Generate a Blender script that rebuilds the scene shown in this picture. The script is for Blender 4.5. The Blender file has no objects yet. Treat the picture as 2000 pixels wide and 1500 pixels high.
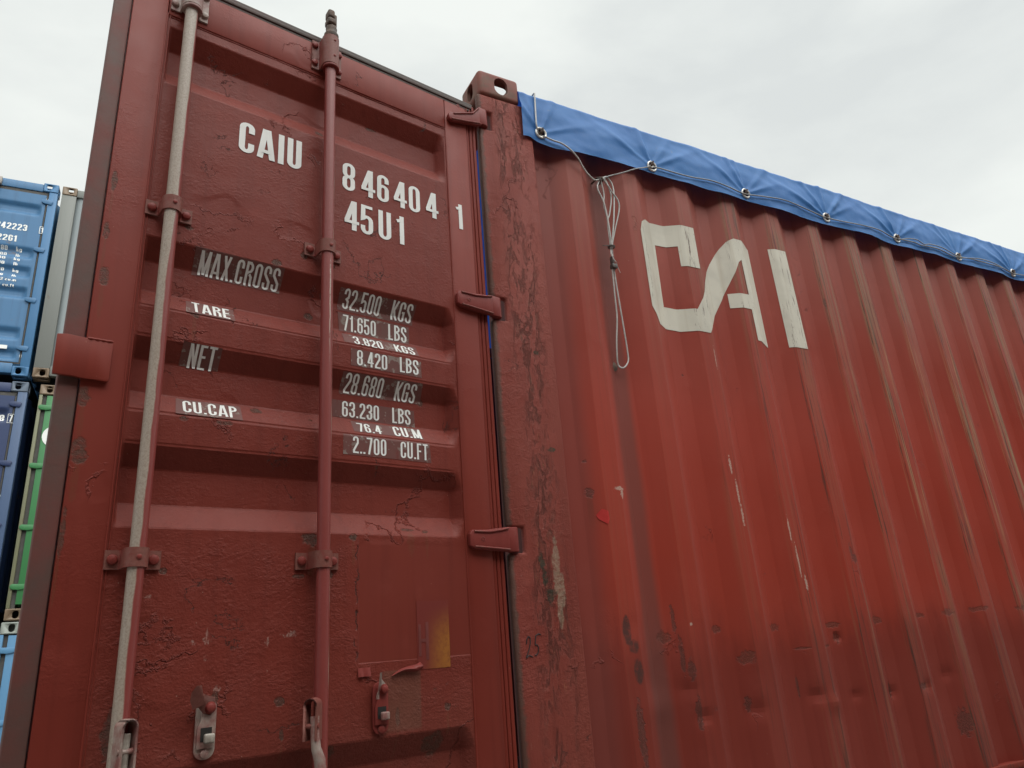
import bpy, bmesh, math, random
from mathutils import Vector, Matrix, noise
random.seed(7)
S = bpy.context.scene
R = math.radians
# ------------------------------------------------------------------ camera
cd = bpy.data.cameras.new("camera"); cam = bpy.data.objects.new("camera", cd)
S.collection.objects.link(cam); S.camera = cam
rot = Matrix(((0.883915, -0.098211, -0.457219), (-0.461950, -0.335529, -0.820989), (-0.072780, 0.936896, -0.341947)))
cam.matrix_world = Matrix.Translation((-1.0542, -1.9736, 0.7666)) @ rot.to_4x4()
cd.sensor_width = 36; cd.lens = 25.463; cd.clip_start = .05; cd.clip_end = 2000
# ------------------------------------------------------------------ sky and sun
EL, AZ = R(52), R(166)          # sun behind the cloud: high, behind the camera and to its right
W = bpy.data.worlds.new("World"); S.world = W; W.use_nodes = True
wn = W.node_tree; wn.nodes.clear()
def WN(t, **k):
    n = wn.nodes.new(t)
    for a, b in k.items(): setattr(n, a, b)
    return n
wl = wn.links.new
sky = WN('ShaderNodeTexSky', sky_type='NISHITA', sun_disc=False, sun_elevation=EL, sun_rotation=AZ)
tc = WN('ShaderNodeTexCoord')
sep = WN('ShaderNodeSeparateXYZ'); wl(tc.outputs['Generated'], sep.inputs[0])
mp = WN('ShaderNodeMapping'); mp.inputs['Scale'].default_value = (1, 1, 2.2); wl(tc.outputs['Generated'], mp.inputs[0])
nz = WN('ShaderNodeTexNoise'); nz.inputs['Scale'].default_value = 2.3; nz.inputs['Detail'].default_value = 6; nz.inputs['Roughness'].default_value = .5; nz.inputs['Distortion'].default_value = .3
wl(mp.outputs[0], nz.inputs['Vector'])
cr = WN('ShaderNodeValToRGB'); e = cr.color_ramp.elements
e[0].position = .36; e[0].color = (.68, .71, .70, 1); e[1].position = .62; e[1].color = (.84, .87, .835, 1)
wl(nz.outputs['Fac'], cr.inputs[0])
zen = WN('ShaderNodeMapRange'); zen.inputs['From Min'].default_value = .1; zen.inputs['From Max'].default_value = 1
zen.inputs['To Min'].default_value = 1.; zen.inputs['To Max'].default_value = 1.08; wl(sep.outputs['Z'], zen.inputs['Value'])
sd = Vector((math.sin(AZ) * math.cos(EL), math.cos(AZ) * math.cos(EL), math.sin(EL)))
dt = WN('ShaderNodeVectorMath', operation='DOT_PRODUCT'); wl(tc.outputs['Generated'], dt.inputs[0]); dt.inputs[1].default_value = sd
glow = WN('ShaderNodeMapRange'); glow.interpolation_type = 'SMOOTHSTEP'; glow.inputs['From Min'].default_value = .44; glow.inputs['From Max'].default_value = 1.
glow.inputs['To Min'].default_value = 1.; glow.inputs['To Max'].default_value = 4.0; wl(dt.outputs['Value'], glow.inputs['Value'])
zg = WN('ShaderNodeMath', operation='MULTIPLY'); wl(zen.outputs[0], zg.inputs[0]); wl(glow.outputs[0], zg.inputs[1])
ml = WN('ShaderNodeVectorMath', operation='SCALE'); wl(cr.outputs[0], ml.inputs[0]); wl(zg.outputs[0], ml.inputs['Scale'])
sk = WN('ShaderNodeVectorMath', operation='SCALE'); sk.inputs['Scale'].default_value = .1; wl(sky.outputs[0], sk.inputs[0])
mx = WN('ShaderNodeMix', data_type='RGBA'); mx.inputs['Factor'].default_value = .94
wl(sk.outputs[0], mx.inputs['A']); wl(ml.outputs[0], mx.inputs['B'])
bg = WN('ShaderNodeBackground'); bg.inputs[1].default_value = 1.0; wl(mx.outputs['Result'], bg.inputs[0])
wo = WN('ShaderNodeOutputWorld'); wl(bg.outputs[0], wo.inputs[0])
sl = bpy.data.lights.new("sun", 'SUN'); so = bpy.data.objects.new("sun", sl); S.collection.objects.link(so)
sl.energy = .75; sl.angle = R(36); sl.color = (1, .97, .93)
so.rotation_euler = (-sd).to_track_quat('-Z', 'Y').to_euler(); so.location = (3, -8, 14)
S.view_settings.view_transform = 'Standard'; S.view_settings.look = 'None'; S.view_settings.exposure = 0.10; S.view_settings.gamma = 1
S.render.engine = 'CYCLES'; S.cycles.max_bounces = 6

# ------------------------------------------------------------------ node helpers
class NT:
    def __init__(s, name):
        s.m = bpy.data.materials.new(name); s.m.use_nodes = True; s.t = s.m.node_tree; s.t.nodes.clear()
        s.out = s.t.nodes.new('ShaderNodeOutputMaterial'); s.tc = None
    def link(s, a, b): s.t.links.new(a, b)
    def put(s, sock, v):
        if isinstance(v, bpy.types.NodeSocket): s.link(v, sock)
        elif isinstance(v, (int, float)) and sock.type in ('RGBA',): sock.default_value = (v, v, v, 1)
        elif isinstance(v, tuple) and sock.type == 'RGBA' and len(v) == 3: sock.default_value = (*v, 1)
        else: sock.default_value = v
    def obj(s):
        if not s.tc: s.tc = s.t.nodes.new('ShaderNodeTexCoord')
        return s.tc.outputs['Object']
    def math(s, op, a, b=None, c=None, clamp=False):
        n = s.t.nodes.new('ShaderNodeMath'); n.operation = op; n.use_clamp = clamp; s.put(n.inputs[0], a)
        if b is not None: s.put(n.inputs[1], b)
        if c is not None: s.put(n.inputs[2], c)
        return n.outputs[0]
    def vec(s, op, a, b=None, c=None):
        n = s.t.nodes.new('ShaderNodeVectorMath'); n.operation = op; s.put(n.inputs[0], a)
        if b is not None: s.put(n.inputs[1], b)
        if c is not None: s.put(n.inputs[2], c)
        return n.outputs['Value'] if op in ('LENGTH', 'DISTANCE') else n.outputs[0]
    def noise(s, scale, detail=4, rough=.55, dist=0., vec=None, stretch=None):
        v = vec or s.obj()
        if stretch: v = s.vec('MULTIPLY', v, stretch)
        n = s.t.nodes.new('ShaderNodeTexNoise'); s.link(v, n.inputs['Vector'])
        n.inputs['Scale'].default_value = scale; n.inputs['Detail'].default_value = detail
        n.inputs['Roughness'].default_value = rough; n.inputs['Distortion'].default_value = dist
        return n.outputs['Fac']
    def step(s, v, lo, hi, a=0., b=1.):
        n = s.t.nodes.new('ShaderNodeMapRange'); n.interpolation_type = 'SMOOTHSTEP'
        s.put(n.inputs['Value'], v); n.inputs['From Min'].default_value = lo; n.inputs['From Max'].default_value = hi
        n.inputs['To Min'].default_value = a; n.inputs['To Max'].default_value = b
        return n.outputs[0]
    def mix(s, f, a, b):
        n = s.t.nodes.new('ShaderNodeMix'); n.data_type = 'RGBA'; s.put(n.inputs['Factor'], f); s.put(n.inputs['A'], a); s.put(n.inputs['B'], b)
        return n.outputs['Result']
    def xyz(s):
        n = s.t.nodes.new('ShaderNodeSeparateXYZ'); s.link(s.obj(), n.inputs[0]); return n.outputs
    def bump(s, h, dist, strength=1., normal=None):
        n = s.t.nodes.new('ShaderNodeBump'); s.put(n.inputs['Height'], h); n.inputs['Distance'].default_value = dist; s.put(n.inputs['Strength'], strength)
        if normal: s.link(normal, n.inputs['Normal'])
        return n.outputs[0]
    def blobs(s, L, warp=.55, wscale=38.):
        """irregular patches: L = (x, z, rx, rz); returns 1 inside"""
        cur = None
        for x, z, rx, rz in L:
            v = s.vec('MULTIPLY_ADD', s.obj(), (1 / rx, 0, 1 / rz), (-x / rx, 0, -z / rz))
            d = s.vec('LENGTH', v); cur = d if cur is None else s.math('MINIMUM', cur, d)
        n = s.noise(wscale, 5, .62)
        d = s.math('ADD', cur, s.math('MULTIPLY', s.math('SUBTRACT', n, .5), warp * 4))
        fine = s.step(s.noise(wscale * 2.3, 7, .75, .3), .36, .56)
        return s.math('MULTIPLY', s.step(d, 1.10, .75), s.math('ADD', .35, s.math('MULTIPLY', fine, .65)))
    def bsdf(s, col, rough=.5, normal=None, metal=0., spec=.5, coat=0.):
        b = s.t.nodes.new('ShaderNodeBsdfPrincipled'); s.put(b.inputs['Base Color'], col); s.put(b.inputs['Roughness'], rough)
        s.put(b.inputs['Metallic'], metal); b.inputs['Specular IOR Level'].default_value = spec; b.inputs['Coat Weight'].default_value = coat
        if normal: s.link(normal, b.inputs['Normal'])
        s.link(b.outputs[0], s.out.inputs[0]); return b

def steel_paint(name, c1, c2, rough=.52, blister=.25, flake=.5, rust=.3, blobs=None, bd=.0022, blobcol=(.075, .058, .04), smoothbox=None, kind=None, lowrough=False, edge=0.):
    s = NT(name); X = s.xyz()
    big = s.noise(1.7, 3, .5)
    mid = s.noise(9, 4, .6)
    streak = s.noise(1, 4, .6, stretch=(34, 34, 1.1))
    col = s.mix(s.step(big, .35, .65), c1, c2)
    dk = tuple(v * .72 for v in c1)
    col = s.mix(s.math('MULTIPLY', s.step(streak, .45, .8), .45), col, dk)
    col = s.mix(s.math('MULTIPLY', s.step(mid, .55, .8), .35), col, tuple(min(1, v * 1.25 + .01) for v in c2))
    keep = None
    if smoothbox:
        x0, x1, z0, z1 = smoothbox
        a = s.math('MULTIPLY', s.step(X[0], x0 - .004, x0), s.step(X[0], x1 + .003, x1))
        b = s.math('MULTIPLY', s.step(X[2], z0 - .003, z0), s.step(X[2], z1 + .01, z1 - .01))
        keep = s.math('SUBTRACT', 1., s.math('MULTIPLY', a, b))
    # blistered, orange peel paint over old corrosion
    fine = s.noise(95, 5, .62, .2, stretch=(1, 1, 1.4)); fine = s.math('MULTIPLY', fine, s.step(s.noise(13, 4, .6), .35, .7, .25, 1.0)); fine2 = s.noise(240, 2, .5)
    region = s.step(s.noise(3.1, 3, .5), .62 - blister * .5, .72 - blister * .3)
    if lowrough: region = s.math('MAXIMUM', s.math('MULTIPLY', region, .45), s.step(s.math('ADD', X[2], s.math('MULTIPLY', mid, .1)), 1.14, 1.06))
    h = s.math('MULTIPLY', s.math('ADD', fine, s.math('MULTIPLY', fine2, .25)), s.math('ADD', region, .10))
    # raised flake edges: contour of a low noise
    fn = s.noise(4.2, 7, .58, .25)
    gate = s.step(s.noise(3.7, 2, .5), .66 - flake * .12, .72 - flake * .12)
    lip = s.math('MULTIPLY', s.step(s.math('ABSOLUTE', s.math('SUBTRACT', fn, .52)), .010, .002), gate)
    inside = s.math('MULTIPLY', s.step(fn, .515, .525), gate)
    h = s.math('ADD', h, s.math('MULTIPLY', inside, -.55)); h = s.math('ADD', h, s.math('MULTIPLY', lip, .8))
    crack = s.math('MULTIPLY', s.step(s.math('ABSOLUTE', s.math('SUBTRACT', s.noise(3.6, 8, .62, .3), .5)), .0035, .0008), s.step(s.noise(5.1, 2, .5), .66 - flake * .1, .70 - flake * .1))
    if keep:
        h = s.math('MULTIPLY', h, keep); crack = s.math('MULTIPLY', crack, keep); lip = s.math('MULTIPLY', lip, keep)
    h = s.math('ADD', h, s.math('MULTIPLY', crack, -1.2))
    col = s.mix(s.math('MULTIPLY', lip, .35), col, tuple(v * .6 for v in c1))
    col = s.mix(s.math('MULTIPLY', crack, .8), col, (.035, .022, .017))
    # small rust freckles and pits
    fr = s.math('MULTIPLY', s.step(s.noise(26, 6, .7), .70 - rust * .06, .76 - rust * .06), s.step(s.noise(2.6, 2, .5), .5, .62))
    if keep: fr = s.math('MULTIPLY', fr, keep)
    rc = s.mix(s.noise(60, 3), blobcol, (.17, .085, .045))
    col = s.mix(fr, col, rc); h = s.math('ADD', h, s.math('MULTIPLY', fr, -.7))
    # pale specks and chalky scuffs
    sp = s.step(s.noise(110, 2, .5), .755, .80)
    col = s.mix(s.math('MULTIPLY', sp, .5), col, (.42, .27, .22))
    if blobs:
        run = s.blobs([(x, z - rz * 1.2 - .03, rx * .45, rz * .5 + .035) for x, z, rx, rz in blobs[:16]], .35, 60)
        col = s.mix(s.math('MULTIPLY', run, .35), col, (.15, .055, .028))
        bm_ = s.blobs(blobs); col = s.mix(bm_, col, s.mix(s.noise(90, 4, .7), blobcol, tuple(v * .6 + .01 for v in c2)))
        h = s.math('ADD', h, s.math('MULTIPLY', bm_, -1.0))
        h = s.math('ADD', h, s.math('MULTIPLY', s.math('MULTIPLY', bm_, s.noise(150, 3, .7)), 1.2))
    rg = s.math('ADD', rough, s.math('MULTIPLY', s.math('SUBTRACT', mid, .5), .25))
    if edge:
        gn = s.t.nodes.new('ShaderNodeNewGeometry'); pt = s.step(s.math('ADD', gn.outputs['Pointiness'], s.math('MULTIPLY', s.math('SUBTRACT', s.noise(60, 4, .7), .5), .12)), .57, .64)
        col = s.mix(s.math('MULTIPLY', pt, edge), col, s.mix(s.noise(130, 3), (.30, .20, .16), (.10, .065, .05)))
    ctx = dict(s=s, X=X, col=col, h=h, rough=rg, c1=c1, c2=c2)
    if kind: kind(ctx)
    s.bsdf(ctx['col'], ctx['rough'], s.bump(ctx['h'], bd, .75), spec=.20)
    return s.m

# colours
RED1, RED2 = (.235, .052, .045), (.285, .075, .066)

def wall_kind(c):
    s, X = c['s'], c['X']
    n = s.noise(5, 5, .6)
    z = s.math('ADD', X[2], s.math('MULTIPLY', s.math('SUBTRACT', n, .5), .16))
    col = c['col']
    # darker lower band, faded upper band, brighter middle
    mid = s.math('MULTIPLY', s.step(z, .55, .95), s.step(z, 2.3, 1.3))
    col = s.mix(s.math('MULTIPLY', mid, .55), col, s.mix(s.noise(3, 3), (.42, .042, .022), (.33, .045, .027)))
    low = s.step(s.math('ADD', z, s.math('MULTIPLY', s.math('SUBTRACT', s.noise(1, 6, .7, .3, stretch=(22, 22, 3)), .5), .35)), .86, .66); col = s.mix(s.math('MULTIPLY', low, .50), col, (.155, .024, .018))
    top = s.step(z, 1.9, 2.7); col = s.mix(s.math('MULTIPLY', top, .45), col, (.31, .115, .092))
    # near the post: brown old paint stripes
    xs = s.math('ADD', X[0], s.math('MULTIPLY', s.math('SUBTRACT', s.noise(1, 3, .6, stretch=(8, 8, 2)), .5), .03))
    near = s.step(X[0], .36, .30)
    col = s.mix(s.math('MULTIPLY', near, .6), col, (.20, .055, .045))
    st = s.math('MULTIPLY', s.step(xs, .455, .49), s.step(xs, .58, .54))
    col = s.mix(s.math('MULTIPLY', st, .55), col, (.125, .060, .052))
    # rubbed, dirty outer ribs (outer faces lie near y = 0)
    outer = s.step(X[1], .012, .002)
    far = s.step(X[0], .7, 1.6)
    wear = s.step(s.noise(1, 6, .66, .2, stretch=(60, 60, .8)), .46, .60)
    zz = s.math('ADD', .25, s.step(s.noise(1.1, 2), .42, .62))
    wear = s.math('MULTIPLY', wear, s.step(X[2], .45, 1.1, .25, 1.))
    k = s.math('MULTIPLY', s.math('MULTIPLY', wear, outer), s.math('MULTIPLY', s.math('ADD', far, .12), zz), clamp=True)
    col = s.mix(s.math('MULTIPLY', k, .9), col, s.mix(s.noise(40, 4, .7), (.17, .092, .055), (.32, .165, .10)))
    gold = s.math('MULTIPLY', s.math('MULTIPLY', s.step(s.noise(1, 6, .7, .2, stretch=(110, 110, 1.2)), .52, .60), outer), s.math('MULTIPLY', s.step(X[0], 1.4, 2.3), s.math('MULTIPLY', s.step(X[2], .9, 1.3), s.step(X[2], 2.4, 1.7))))
    col = s.mix(s.math('MULTIPLY', gold, .75), col, (.40, .25, .13))
    dark = s.math('MULTIPLY', s.math('MULTIPLY', s.step(s.noise(1, 7, .72, .3, stretch=(100, 100, 2.2)), .54, .60), outer), s.math('ADD', far, .15), clamp=True)
    col = s.mix(s.math('MULTIPLY', dark, .75), col, (.05, .035, .028))
    # scraped row just above the lower band and at 0.51 m
    row = s.blobs([(.787, .777, .026, .014), (.892, .677, .028, .022), (1.064, .768, .028, .013), (1.373, .762, .04, .012), (1.628, .767, .038, .016), (1.90, .772, .05, .010),
                   (2.05, .775, .04, .014), (1.386, .714, .018, .020), (1.30, .69, .03, .006), (.562, .764, .03, .02), (.90, .69, .02, .01), (2.3, .78, .05, .012), (2.62, .77, .05, .012), (1.17, .69, .03, .005)], .5, 60)
    col = s.mix(s.math('MULTIPLY', row, .62), col, s.mix(s.noise(90, 4, .7), (.04, .026, .02), (.19, .060, .04)))
    spots = s.blobs([(.322, 1.236, .016, .017), (.318, 1.345, .009, .006), (1.545, 1.005, .02, .022), (1.53, 1.03, .008, .03), (.600, .82, .006, .05), (.612, .70, .008, .06), (.635, .66, .012, .03), (.64, .53, .01, .05),
                     (.874, .530, .012, .028), (1.618, .507, .012, .03), (1.776, .512, .02, .012), (1.13, .56, .005, .04), (2.0, .36, .03, .05), (.40, .49, .014, .10), (.83, 1.72, .006, .006), (1.02, 1.55, .005, .01), (1.75, 2.17, .006, .03)], .6, 70)
    col = s.mix(s.math('MULTIPLY', spots, .65), col, s.mix(s.noise(110, 4, .7), (.028, .020, .018), (.13, .06, .045)))
    drip = s.math('MULTIPLY', s.math('MULTIPLY', s.step(X[0], .309, .315), s.step(X[0], .333, .327)), s.math('MULTIPLY', s.step(X[2], 1.23, 1.22), s.step(X[2], 1.08, 1.2)))
    col = s.mix(s.math('MULTIPLY', drip, .45), col, (.16, .045, .03))
    grey = s.blobs([(.392, .795, .016, .05), (.41, .745, .022, .022), (.418, .672, .018, .04)], .28, 22)
    col = s.mix(s.math('MULTIPLY', grey, .85), col, (.060, .036, .032))
    wh = s.blobs([(.962, 1.36, .006, .035), (.975, 1.25, .005, .05), (.978, 1.17, .005, .04), (1.207, 1.12, .0045, .05), (1.222, 1.0, .0045, .06), (1.24, .915, .006, .03), (.43, 1.25, .02, .007), (.44, 1.235, .007, .02), (.655, .80, .006, .005), (.985, 1.80, .002, .05)], .7, 95)
    col = s.mix(s.math('MULTIPLY', wh, .75), col, (.52, .40, .33))
    c['col'] = col
    c['h'] = s.math('ADD', s.math('ADD', c['h'], s.math('MULTIPLY', row, -.8)), s.math('MULTIPLY', spots, -.8))

def post_kind(c):
    s, X = c['s'], c['X']
    v = s.noise(1, 9, .74, .5, stretch=(26, 26, 7))
    patch = s.step(s.noise(1, 4, .6, .3, stretch=(11, 11, 3.2)), .38, .55)
    patch = s.math('MULTIPLY', patch, s.math('MAXIMUM', s.step(X[0], .085, .105), s.step(s.math('ABSOLUTE', s.math('SUBTRACT', X[2], .77)), .05, .07)))
    band = s.math('MULTIPLY', s.math('MULTIPLY', s.step(X[0], .04, .09), s.step(X[0], .20, .15)), patch)
    v2 = s.noise(1, 8, .75, .6, stretch=(75, 75, 26))
    fl = s.math('MULTIPLY', s.math('MAXIMUM', s.step(v, .50, .54), s.step(v2, .56, .60)), s.math('ADD', s.math('MULTIPLY', band, .85), .10))
    hl = s.math('MULTIPLY', s.step(s.math('ABSOLUTE', s.math('SUBTRACT', v, .485)), .014, .004), band)
    edge = s.step(s.math('ABSOLUTE', s.math('SUBTRACT', v, .545)), .016, .004)
    c['h'] = s.math('ADD', c['h'], s.math('ADD', s.math('MULTIPLY', fl, -.6), s.math('MULTIPLY', s.math('MULTIPLY', edge, band), -.5)))
    col = s.mix(s.math('MULTIPLY', fl, .38), c['col'], (.13, .044, .030))
    col = s.mix(s.math('MULTIPLY', s.math('MULTIPLY', edge, band), .40), col, (.06, .032, .022))
    col = s.mix(s.math('MULTIPLY', hl, .45), col, (.34, .13, .105))
    og = s.math('MULTIPLY', s.math('MULTIPLY', s.step(s.noise(1, 6, .7, stretch=(60, 60, 14)), .63, .69), band), s.step(X[2], 1.7, 1.3))
    col = s.mix(s.math('MULTIPLY', og, .7), col, (.42, .20, .10))
    br = s.math('MULTIPLY', s.step(s.noise(1, 6, .7, .2, stretch=(38, 38, 16)), .58, .66), s.math('ADD', s.math('MULTIPLY', band, .8), .1))
    col = s.mix(s.math('MULTIPLY', br, .65), col, s.mix(s.noise(90, 3), (.10, .050, .034), (.30, .13, .09)))
    ed = s.math('MULTIPLY', s.step(s.math('ADD', X[0], s.math('MULTIPLY', s.math('SUBTRACT', s.noise(30, 4, .7), .5), .03)), .008, -.004), .75)
    col = s.mix(ed, col, (.085, .062, .048))
    gb = s.blobs([(.150, .985, .014, .10), (.158, .93, .016, .06), (.15, .86, .010, .06)], .45, 40)
    col = s.mix(s.math('MULTIPLY', gb, .75), col, s.mix(s.noise(70, 4, .7), (.20, .12, .055), (.42, .34, .27)))
    dkb = s.blobs([(.098, 1.010, .012, .024), (.105, .965, .010, .030), (.125, .915, .02, .012), (.12, .90, .012, .02), (.145, 1.712, .012, .008), (.172, 1.37, .014, .008)], .5, 60)
    col = s.mix(dkb, col, (.06, .05, .033))
    scr = s.math('MULTIPLY', s.step(s.noise(1, 5, .7, stretch=(110, 110, 20)), .60, .70), s.math('MULTIPLY', s.step(X[2], .62, .5), s.step(X[0], .11, .05)))
    col = s.mix(s.math('MULTIPLY', scr, .45), col, (.38, .27, .22))
    c['col'] = col

def casting_kind(c):
    s, X = c['s'], c['X']
    n = s.noise(16, 5, .65)
    c['col'] = s.mix(s.math('MULTIPLY', s.step(n, .42, .60), .7), c['col'], s.mix(s.noise(40, 3), (.11, .085, .065), (.20, .12, .085)))

M = {}
DB = [(-1.165, 1.674, .012, .030), (-1.172, 1.367, .014, .022), (-1.168, 1.242, .018, .034), (-1.178, 1.06, .007, .05), (-1.172, 1.80, .008, .03), (-1.17, 1.95, .007, .03),
      (-.952, 1.622, .012, .007), (-.632, 1.062, .026, .016), (-.518, 1.072, .011, .009), (-.345, 1.097, .024, .005), (-.295, 1.094, .010, .005), (-.752, 1.830, .014, .012),
      (-.248, .635, .010, .010), (-.396, .626, .006, .024), (-.693, .620, .006, .012), (-.575, .568, .014, .016), (-.290, .548, .032, .028), (-.848, .708, .010, .016), (-.70, .69, .012, .012),
      (-.60, 1.775, .010, .012), (-.642, 1.70, .012, .010), (-.86, 1.345, .020, .007), (-.78, 1.395, .016, .008), (-.955, 1.345, .012, .006), (-.283, 1.487, .010, .012), (-.672, 1.872, .010, .014), (-.585, 1.862, .008, .012), (-.985, 1.868, .012, .008), (-.975, .985, .010, .008), (-.662, .972, .016, .006), (-.58, .975, .008, .010), (-.445, 2.44, .020, .006), (-1.045, .66, .02, .05), (-.63, 2.33, .014, .012)]
def door_kind(c):
    s, X = c['s'], c['X']
    sc = s.blobs([(-.871, .85, .007, .010), (-.868, .835, .010, .012), (-.737, .821, .010, .012), (-.90, .83, .006, .006), (-.80, .83, .004, .006), (-.87, .795, .006, .008), (-.68, .838, .02, .008), (-.84, .73, .008, .008), (-1.0, .93, .02, .004)], .8, 90)
    col = s.mix(s.math('MULTIPLY', s.math('MULTIPLY', sc, s.step(s.noise(1, 5, .7, stretch=(160, 160, 60)), .48, .60)), .6), c['col'], (.40, .27, .23))
    # bare rectangle where a decal came away
    a = s.math('MULTIPLY', s.step(X[0], -.440, -.430), s.step(X[0], -.325, -.329))
    b = s.math('MULTIPLY', s.step(X[2], .585, .60), s.step(X[2], .737, .734))
    rc = s.math('MULTIPLY', s.math('MULTIPLY', a, b), .55)
    col = s.mix(rc, col, s.mix(s.noise(30, 5, .7), (.17, .065, .045), (.13, .07, .045)))
    # decal cut edge
    ex = s.step(s.math('ABSOLUTE', s.math('ADD', X[0], s.math('ADD', .507, s.math('MULTIPLY', s.math('SUBTRACT', s.noise(24, 5, .7), .5), .05)))), .0022, .0008)
    ez = s.math('MULTIPLY', s.step(X[2], .76, .78), s.step(X[2], 1.07, 1.05))
    ee = s.math('MULTIPLY', s.math('MULTIPLY', ex, ez), s.step(s.noise(14, 2), .46, .54))
    col = s.mix(s.math('MULTIPLY', ee, .85), col, (.05, .025, .02))
    # undersides hold road film: brown on the faces that look down is light, this is grime low on the door
    low = s.step(X[2], .85, .45); col = s.mix(s.math('MULTIPLY', low, .18), col, (.15, .075, .06))
    c['col'] = col
    c['h'] = s.math('ADD', c['h'], s.math('MULTIPLY', ee, -1.2))
M['door'] = steel_paint('door_paint', (.170, .027, .0175), (.192, .033, .022), .50, .75, .9, .5, DB, smoothbox=(-.50, -.17, .76, 1.06), kind=door_kind, lowrough=True, bd=.0042)
M['frame'] = steel_paint('door_frame_paint', (.190, .029, .019), (.220, .036, .024), .50, .25, .35, .3, DB[:6])
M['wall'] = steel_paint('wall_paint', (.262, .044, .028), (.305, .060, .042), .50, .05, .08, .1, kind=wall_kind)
M['post'] = steel_paint('post_paint', (.215, .042, .030), (.25, .058, .042), .60, .6, .3, .5, kind=post_kind, bd=.0048)
M['casting'] = steel_paint('casting_paint', (.22, .075, .058), (.27, .095, .075), .6, .4, .2, .7, kind=casting_kind)
M['hardware'] = steel_paint('hardware_paint', (.190, .033, .027), (.225, .043, .036), .45, .1, .1, .5, edge=.45)
M['darkred'] = steel_paint('inner_paint', (.10, .028, .025), (.12, .035, .03), .6, .1, .1, .2)

def plain(name, c1, c2, rough=.5, scale=12, bump=.3, metal=0., bscale=60, dist=.002):
    s = NT(name); n = s.noise(scale, 5, .62)
    s.bsdf(s.mix(s.step(n, .35, .68), c1, c2), s.math('ADD', rough, s.math('MULTIPLY', s.math('SUBTRACT', n, .5), .3)), s.bump(s.noise(bscale, 3, .6), dist, bump), metal)
    return s.m
def rod_mat(name, cx, two):
    s = NT(name); X = s.xyz()
    red = s.mix(s.noise(8, 4), (.215, .038, .032), (.26, .052, .045))
    zn = s.mix(s.step(s.noise(1, 4, .7, stretch=(260, 260, 220)), .30, .62), (.29, .228, .182), (.40, .33, .27))
    zn = s.mix(s.math('MULTIPLY', s.step(s.noise(70, 4, .6), .66, .72), .6), zn, (.12, .09, .07))
    off = s.math('MULTIPLY', s.math('SUBTRACT', s.noise(1, 3, .6, stretch=(4, 4, 5)), .5), .018)
    dx = s.math('ADD', s.math('SUBTRACT', X[0], cx), off)
    if not two:     # galvanised with red overspray on its right flank, growing downward
        lim = s.math('MULTIPLY', s.step(X[2], 2.15, 1.55), -.0095)
        f = s.step(s.math('SUBTRACT', dx, s.math('ADD', lim, .0105)), -.0018, .0018)
        col = s.mix(f, zn, red)
    else:
        f = s.math('MULTIPLY', s.step(dx, .0125, .0150), s.step(s.noise(1, 5, .7, stretch=(50, 50, 4)), .35, .6))
        col = s.mix(s.math('MULTIPLY', f, .8), red, (.42, .33, .27))
        g = s.math('MULTIPLY', s.step(s.math('ABSOLUTE', s.math('ADD', dx, -.003)), .0022, .0008), s.math('MULTIPLY', s.step(X[2], 1.86, 1.82), s.step(X[2], 1.5, 1.7)))
        col = s.mix(s.math('MULTIPLY', g, s.step(s.noise(30, 5, .7), .40, .5)), col, (.48, .38, .32))
    s.bsdf(col, .42, s.bump(s.noise(160, 2), .0012, .35)); return s.m
M['rod1'] = rod_mat('worn_galvanised_rod', -1.038, False)
M['rod2'] = rod_mat('red_painted_rod', -.618, True)
M['zinc'] = plain('worn_zinc', (.22, .19, .16), (.40, .36, .31), .45, 40, .4)
M['zincred'] = plain('zinc_and_red', (.36, .29, .25), (.22, .075, .065), .5, 22, .4)
M['gasket'] = plain('rubber_gasket', (.095, .052, .042), (.155, .040, .032), .72, 5, .5, 0, 40)
M['gaskettop'] = plain('rubber_gasket_top', (.075, .060, .052), (.11, .065, .057), .7, 6, .5, 0, 40)
M['dark'] = plain('dark_recess', (.012, .010, .010), (.02, .016, .014), .8)
M['rusty'] = plain('rusty_steel', (.07, .05, .04), (.14, .085, .06), .7, 30, .6)
M['metal'] = plain('bright_eyelet', (.62, .60, .55), (.78, .76, .71), .35, 20, .1, .35)
M['cable'] = plain('plastic_coated_wire', (.42, .41, .39), (.55, .53, .50), .4, 60, .2)
M['cabletarp'] = plain('weathered_wire', (.24, .245, .25), (.36, .36, .36), .5, 60, .2)
M['cabledark'] = plain('dark_clip', (.06, .05, .045), (.12, .10, .09), .5, 60, .2)
M['ink'] = plain('marker_ink', (.012, .01, .012), (.03, .02, .02), .6)
def letter_mat(name, c, dirt, amt, col2=(.25, .07, .06), logo=0):
    s = NT(name); n = s.noise(34, 6, .68)
    col = s.mix(s.step(s.noise(6, 4), .4, .7), c, tuple(v * .86 for v in c))
    col = s.mix(s.math('MULTIPLY', s.step(n, .66 - amt, .70 - amt), .85), col, dirt)
    v = s.noise(1, 6, .7, stretch=(120, 120, 9))
    col = s.mix(s.math('MULTIPLY', s.step(v, .70 - amt, .73 - amt), .8), col, col2)
    if logo:      # the paint cracks along the proud folds and is stained by run-off
        X = s.xyz(); out = s.step(X[1], .014, .004)
        ck = s.math('MULTIPLY', s.step(s.noise(1, 7, .74, .3, stretch=(170, 170, 11)), .57, .60), s.math('MULTIPLY', out, s.step(s.noise(1, 3, .6, stretch=(26, 26, 2.5)), .45, .56)))
        col = s.mix(s.math('MULTIPLY', ck, .9), col, (.10, .05, .04))
        col = s.mix(s.math('MULTIPLY', s.step(s.noise(1, 4, .6, stretch=(40, 40, 1.5)), .5, .75), .4), col, (.46, .40, .30))
    s.bsdf(col, .55, s.bump(n, .001, .3), spec=.3); return s.m
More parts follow.
